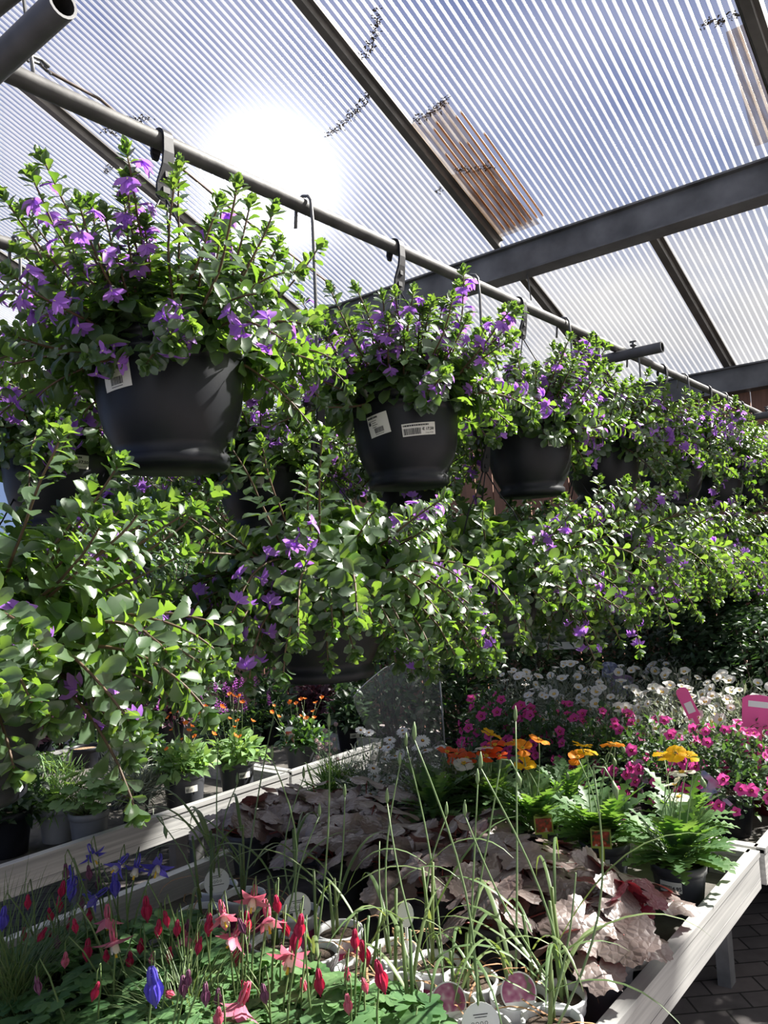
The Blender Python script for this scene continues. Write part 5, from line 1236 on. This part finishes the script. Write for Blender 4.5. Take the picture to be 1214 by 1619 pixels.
left_plant('potted_shrublet', 'dark plant behind the end of the left bench', 500, 1160, 18, 'black_pot', 'dark', .08, .14)
left_plant('potted_herb', 'pot of pale green leaves behind the light grey pot', 60, 1290, 19, 'grey_pot', 'lady')

# ---- clear film screen at the end of the left bench ----------------------------------------
mb = MB(); nu, nv = 14, 10; V = []
a0, a1 = at_y(573, 1195, 3.05), at_y(703, 1175, 3.40)
for j in range(nv+1):
    for i in range(nu+1):
        q, h_ = i/nu, j/nv; p = a0+(a1-a0)*q; p = p*1.0; z0 = .55+.10*max(0, .35-q)*3; z1 = 1.06+.20*q-.25*max(0, .3-q)
        V.append((p[0]+.02*math.sin(q*9+h_*4), p[1]+.03*math.sin(h_*5+q*6), z0+(z1-z0)*h_))
mb.add(V, [(j*(nu+1)+i, j*(nu+1)+i+1, (j+1)*(nu+1)+i+1, (j+1)*(nu+1)+i) for j in range(nv) for i in range(nu)])
o = thing('plastic_screen', 'rumpled clear plastic film hanging between the left bench and the white flowers', 'screen', (0, 0, 0)); mb.obj('film', 'film', o)
mb = MB(); tube(mb, [V[nu], V[(nv//2)*(nu+1)+nu], V[nv*(nu+1)+nu]], .004, 6); tube(mb, [V[nv*(nu+1)+i] for i in range(nu+1)], .003, 6); tube(mb, [V[i] for i in range(0, nu+1)], .003, 6); tube(mb, [(V[nu][0], V[nu][1], .69), V[nu]], .006, 6)
mb.obj('edge', 'film_edge' if 'film_edge' in M else 'white_plastic', o)
# framed picture sign behind the lower baskets
c0 = at_y(872, 990, 4.05); az = toward_cam(c0); o = thing('picture_sign', 'white framed picture sign behind the lower baskets', 'sign', (c0[0], c0[1], c0[2]-.13), az-PI/2+PI)
mb = MB()
for b_ in ((-.155, -.135, 0, .012, 0, .27), (.135, .155, 0, .012, 0, .27), (-.155, .155, 0, .012, 0, .04), (-.155, .155, 0, .012, .22, .27)): box(mb, *b_)
mb.obj('frame', 'white_plastic', o, False); mb = MB(); box(mb, -.135, .135, .003, .008, .04, .22); mb.obj('picture', 'pic_dark' if 'pic_dark' in M else 'pic_green', o, False)
mb = MB(); tube(mb, [(-.1, .006, 0), (-.1, .006, -(c0[2]-.13))], .006, 6); tube(mb, [(.1, .006, 0), (.1, .006, -(c0[2]-.13))], .006, 6); mb.obj('stake', 'rod', o)

# ---- shrubs behind --------------------------------------------------------------------------
def shrub_mesh(seed, rad, h, n, tpl, size, m):
    rg = random.Random(seed); fol = MB(); st = MB()
    P, D, N, S = [], [], [], []
    for k_ in range(n):
        az = rg.uniform(0, 2*PI); z = rg.random()**.8; rr = rad*math.sqrt(rg.uniform(.15, 1))*(.75+.35*math.sin(z*PI)); a = np.array([rr*math.cos(az), rr*math.sin(az), .28+z*(h-.28)])
        P.append(a); D.append((math.cos(az)+rg.gauss(0, .5), math.sin(az)+rg.gauss(0, .5), rg.gauss(.0, .4))); N.append((math.cos(az)*.5+rg.gauss(0, .3), math.sin(az)*.5+rg.gauss(0, .3), .8)); S.append(size*rg.uniform(.65, 1.2))
    fol.inst(T[tpl], frames(P, D, N, S))
    for k_ in range(9):
        az = rg.uniform(0, 2*PI); tube(st, [(0, 0, .2), (rad*.4*math.cos(az), rad*.4*math.sin(az), h*.5), (rad*.7*math.cos(az), rad*.7*math.sin(az), h*.95)], [.009, .006, .003], 6)
    return fol.mesh('foliage', m), st.mesh('stems', 'trunk')
SH = {'dark': [shrub_mesh(i, .36, 1.40, 3400, 'ovate', .046, 'shrub_leaf') for i in (1, 2)], 'laurel': [shrub_mesh(i+5, .38, 1.42, 950, 'ovate', .105, 'laurel_leaf') for i in (1, 2)]}
mb = MB(); lathe(mb, [(.001, 0), (.13, 0), (.15, .24), (.156, .24), (.156, .28), (.145, .28), (.14, .25), (.001, .255)], 24); BIGPOT = mb.mesh('pot', 'black_pot')
def shrub(label, x, y, kind, var, rot, s=1):
    o = thing('potted_shrub', label, 'shrub', (x, y, 0), rot, 'dark shrubs behind the benches'); link('pot', BIGPOT, o); f, st = SH[kind][var]; q = link('foliage', f, o); q.scale = (1, 1, s); q = link('stems', st, o); q.scale = (1, 1, s); return o
for i, (x, y, k_, s_, lab) in enumerate([
    (-.55, 4.35, 'laurel', 1.0, 'broad-leaved shrub at the right edge behind the white flowers'), (-.30, 4.95, 'laurel', 1.08, 'broad-leaved shrub farther back at the right edge'), (-1.05, 4.75, 'laurel', 1.02, 'broad-leaved shrub in front of the timber wall, right of the sign'),
    (-.55, 5.6, 'laurel', 1.12, 'tall broad-leaved shrub against the timber boards'), (-1.3, 5.6, 'laurel', 1.1, 'broad-leaved shrub beyond the far bench end'),
    (-2.35, 4.05, 'dark', 1.22, 'small-leaved dark shrub behind the clear film'), (-2.5, 4.7, 'dark', 1.22, 'small-leaved dark shrub second behind the clear film'), (-2.9, 3.7, 'dark', 1.22, 'small-leaved dark shrub beyond the short left bench'), (-3.3, 4.4, 'dark', 1.22, 'small-leaved dark shrub behind the left bench end'),
    (-3.7, 3.75, 'dark', 1.22, 'dark shrub at the far back of the left bench'), (-2.0, 5.5, 'dark', 1.45, 'dark shrub under the far lower baskets'), (-2.8, 5.4, 'dark', 1.45, 'dark shrub farthest back behind the baskets'), (-1.75, 4.9, 'dark', 1.22, 'dark shrub behind the picture sign'),
    (-4.55, 3.2, 'dark', 1.3, 'dark shrub behind the left bench, right of the purple spikes'), (-4.5, 2.4, 'dark', 1.3, 'dark shrub behind the middle of the left bench'), (-4.6, 1.7, 'dark', 1.3, 'dark shrub behind the bare pot on the left bench'), (-5.4, 2.2, 'dark', 1.75, 'dark shrub in the second line behind the left bench'), (-5.4, 3.1, 'dark', 1.75, 'dark shrub deep behind the left bench')]):
    shrub(lab, x, y, k_, i % 2, i*1.3, s_)
for x, y, s_, lab in ((-3.6, 5.3, 1.5, 'tall dark shrub against the timber boards at far left'), (-4.4, 4.6, 1.6, 'tall dark shrub behind the left benches, under the second row'), (-5.3, 4.1, 1.75, 'tall dark shrub deep at the back left corner'), (-5.0, 3.35, 1.95, 'tallest dark shrub behind the left bench, between the hanging pots'), (-5.5, 1.3, 1.75, 'tall dark shrub beyond the left bench at the photo edge')): shrub(lab, x, y, 'dark', 1, x*2, s_)
for x, y, lab in ((-1.25, 4.30, 'dark shrub just behind the picture cards'), (-.86, 4.05, 'dark bushy plant behind the pink strip tag'), (-1.65, 4.42, 'dark bushy plant left of the picture cards')):
    o = shrub(lab, x, y, 'dark', 0, x*3, .95); o.location.z = 0
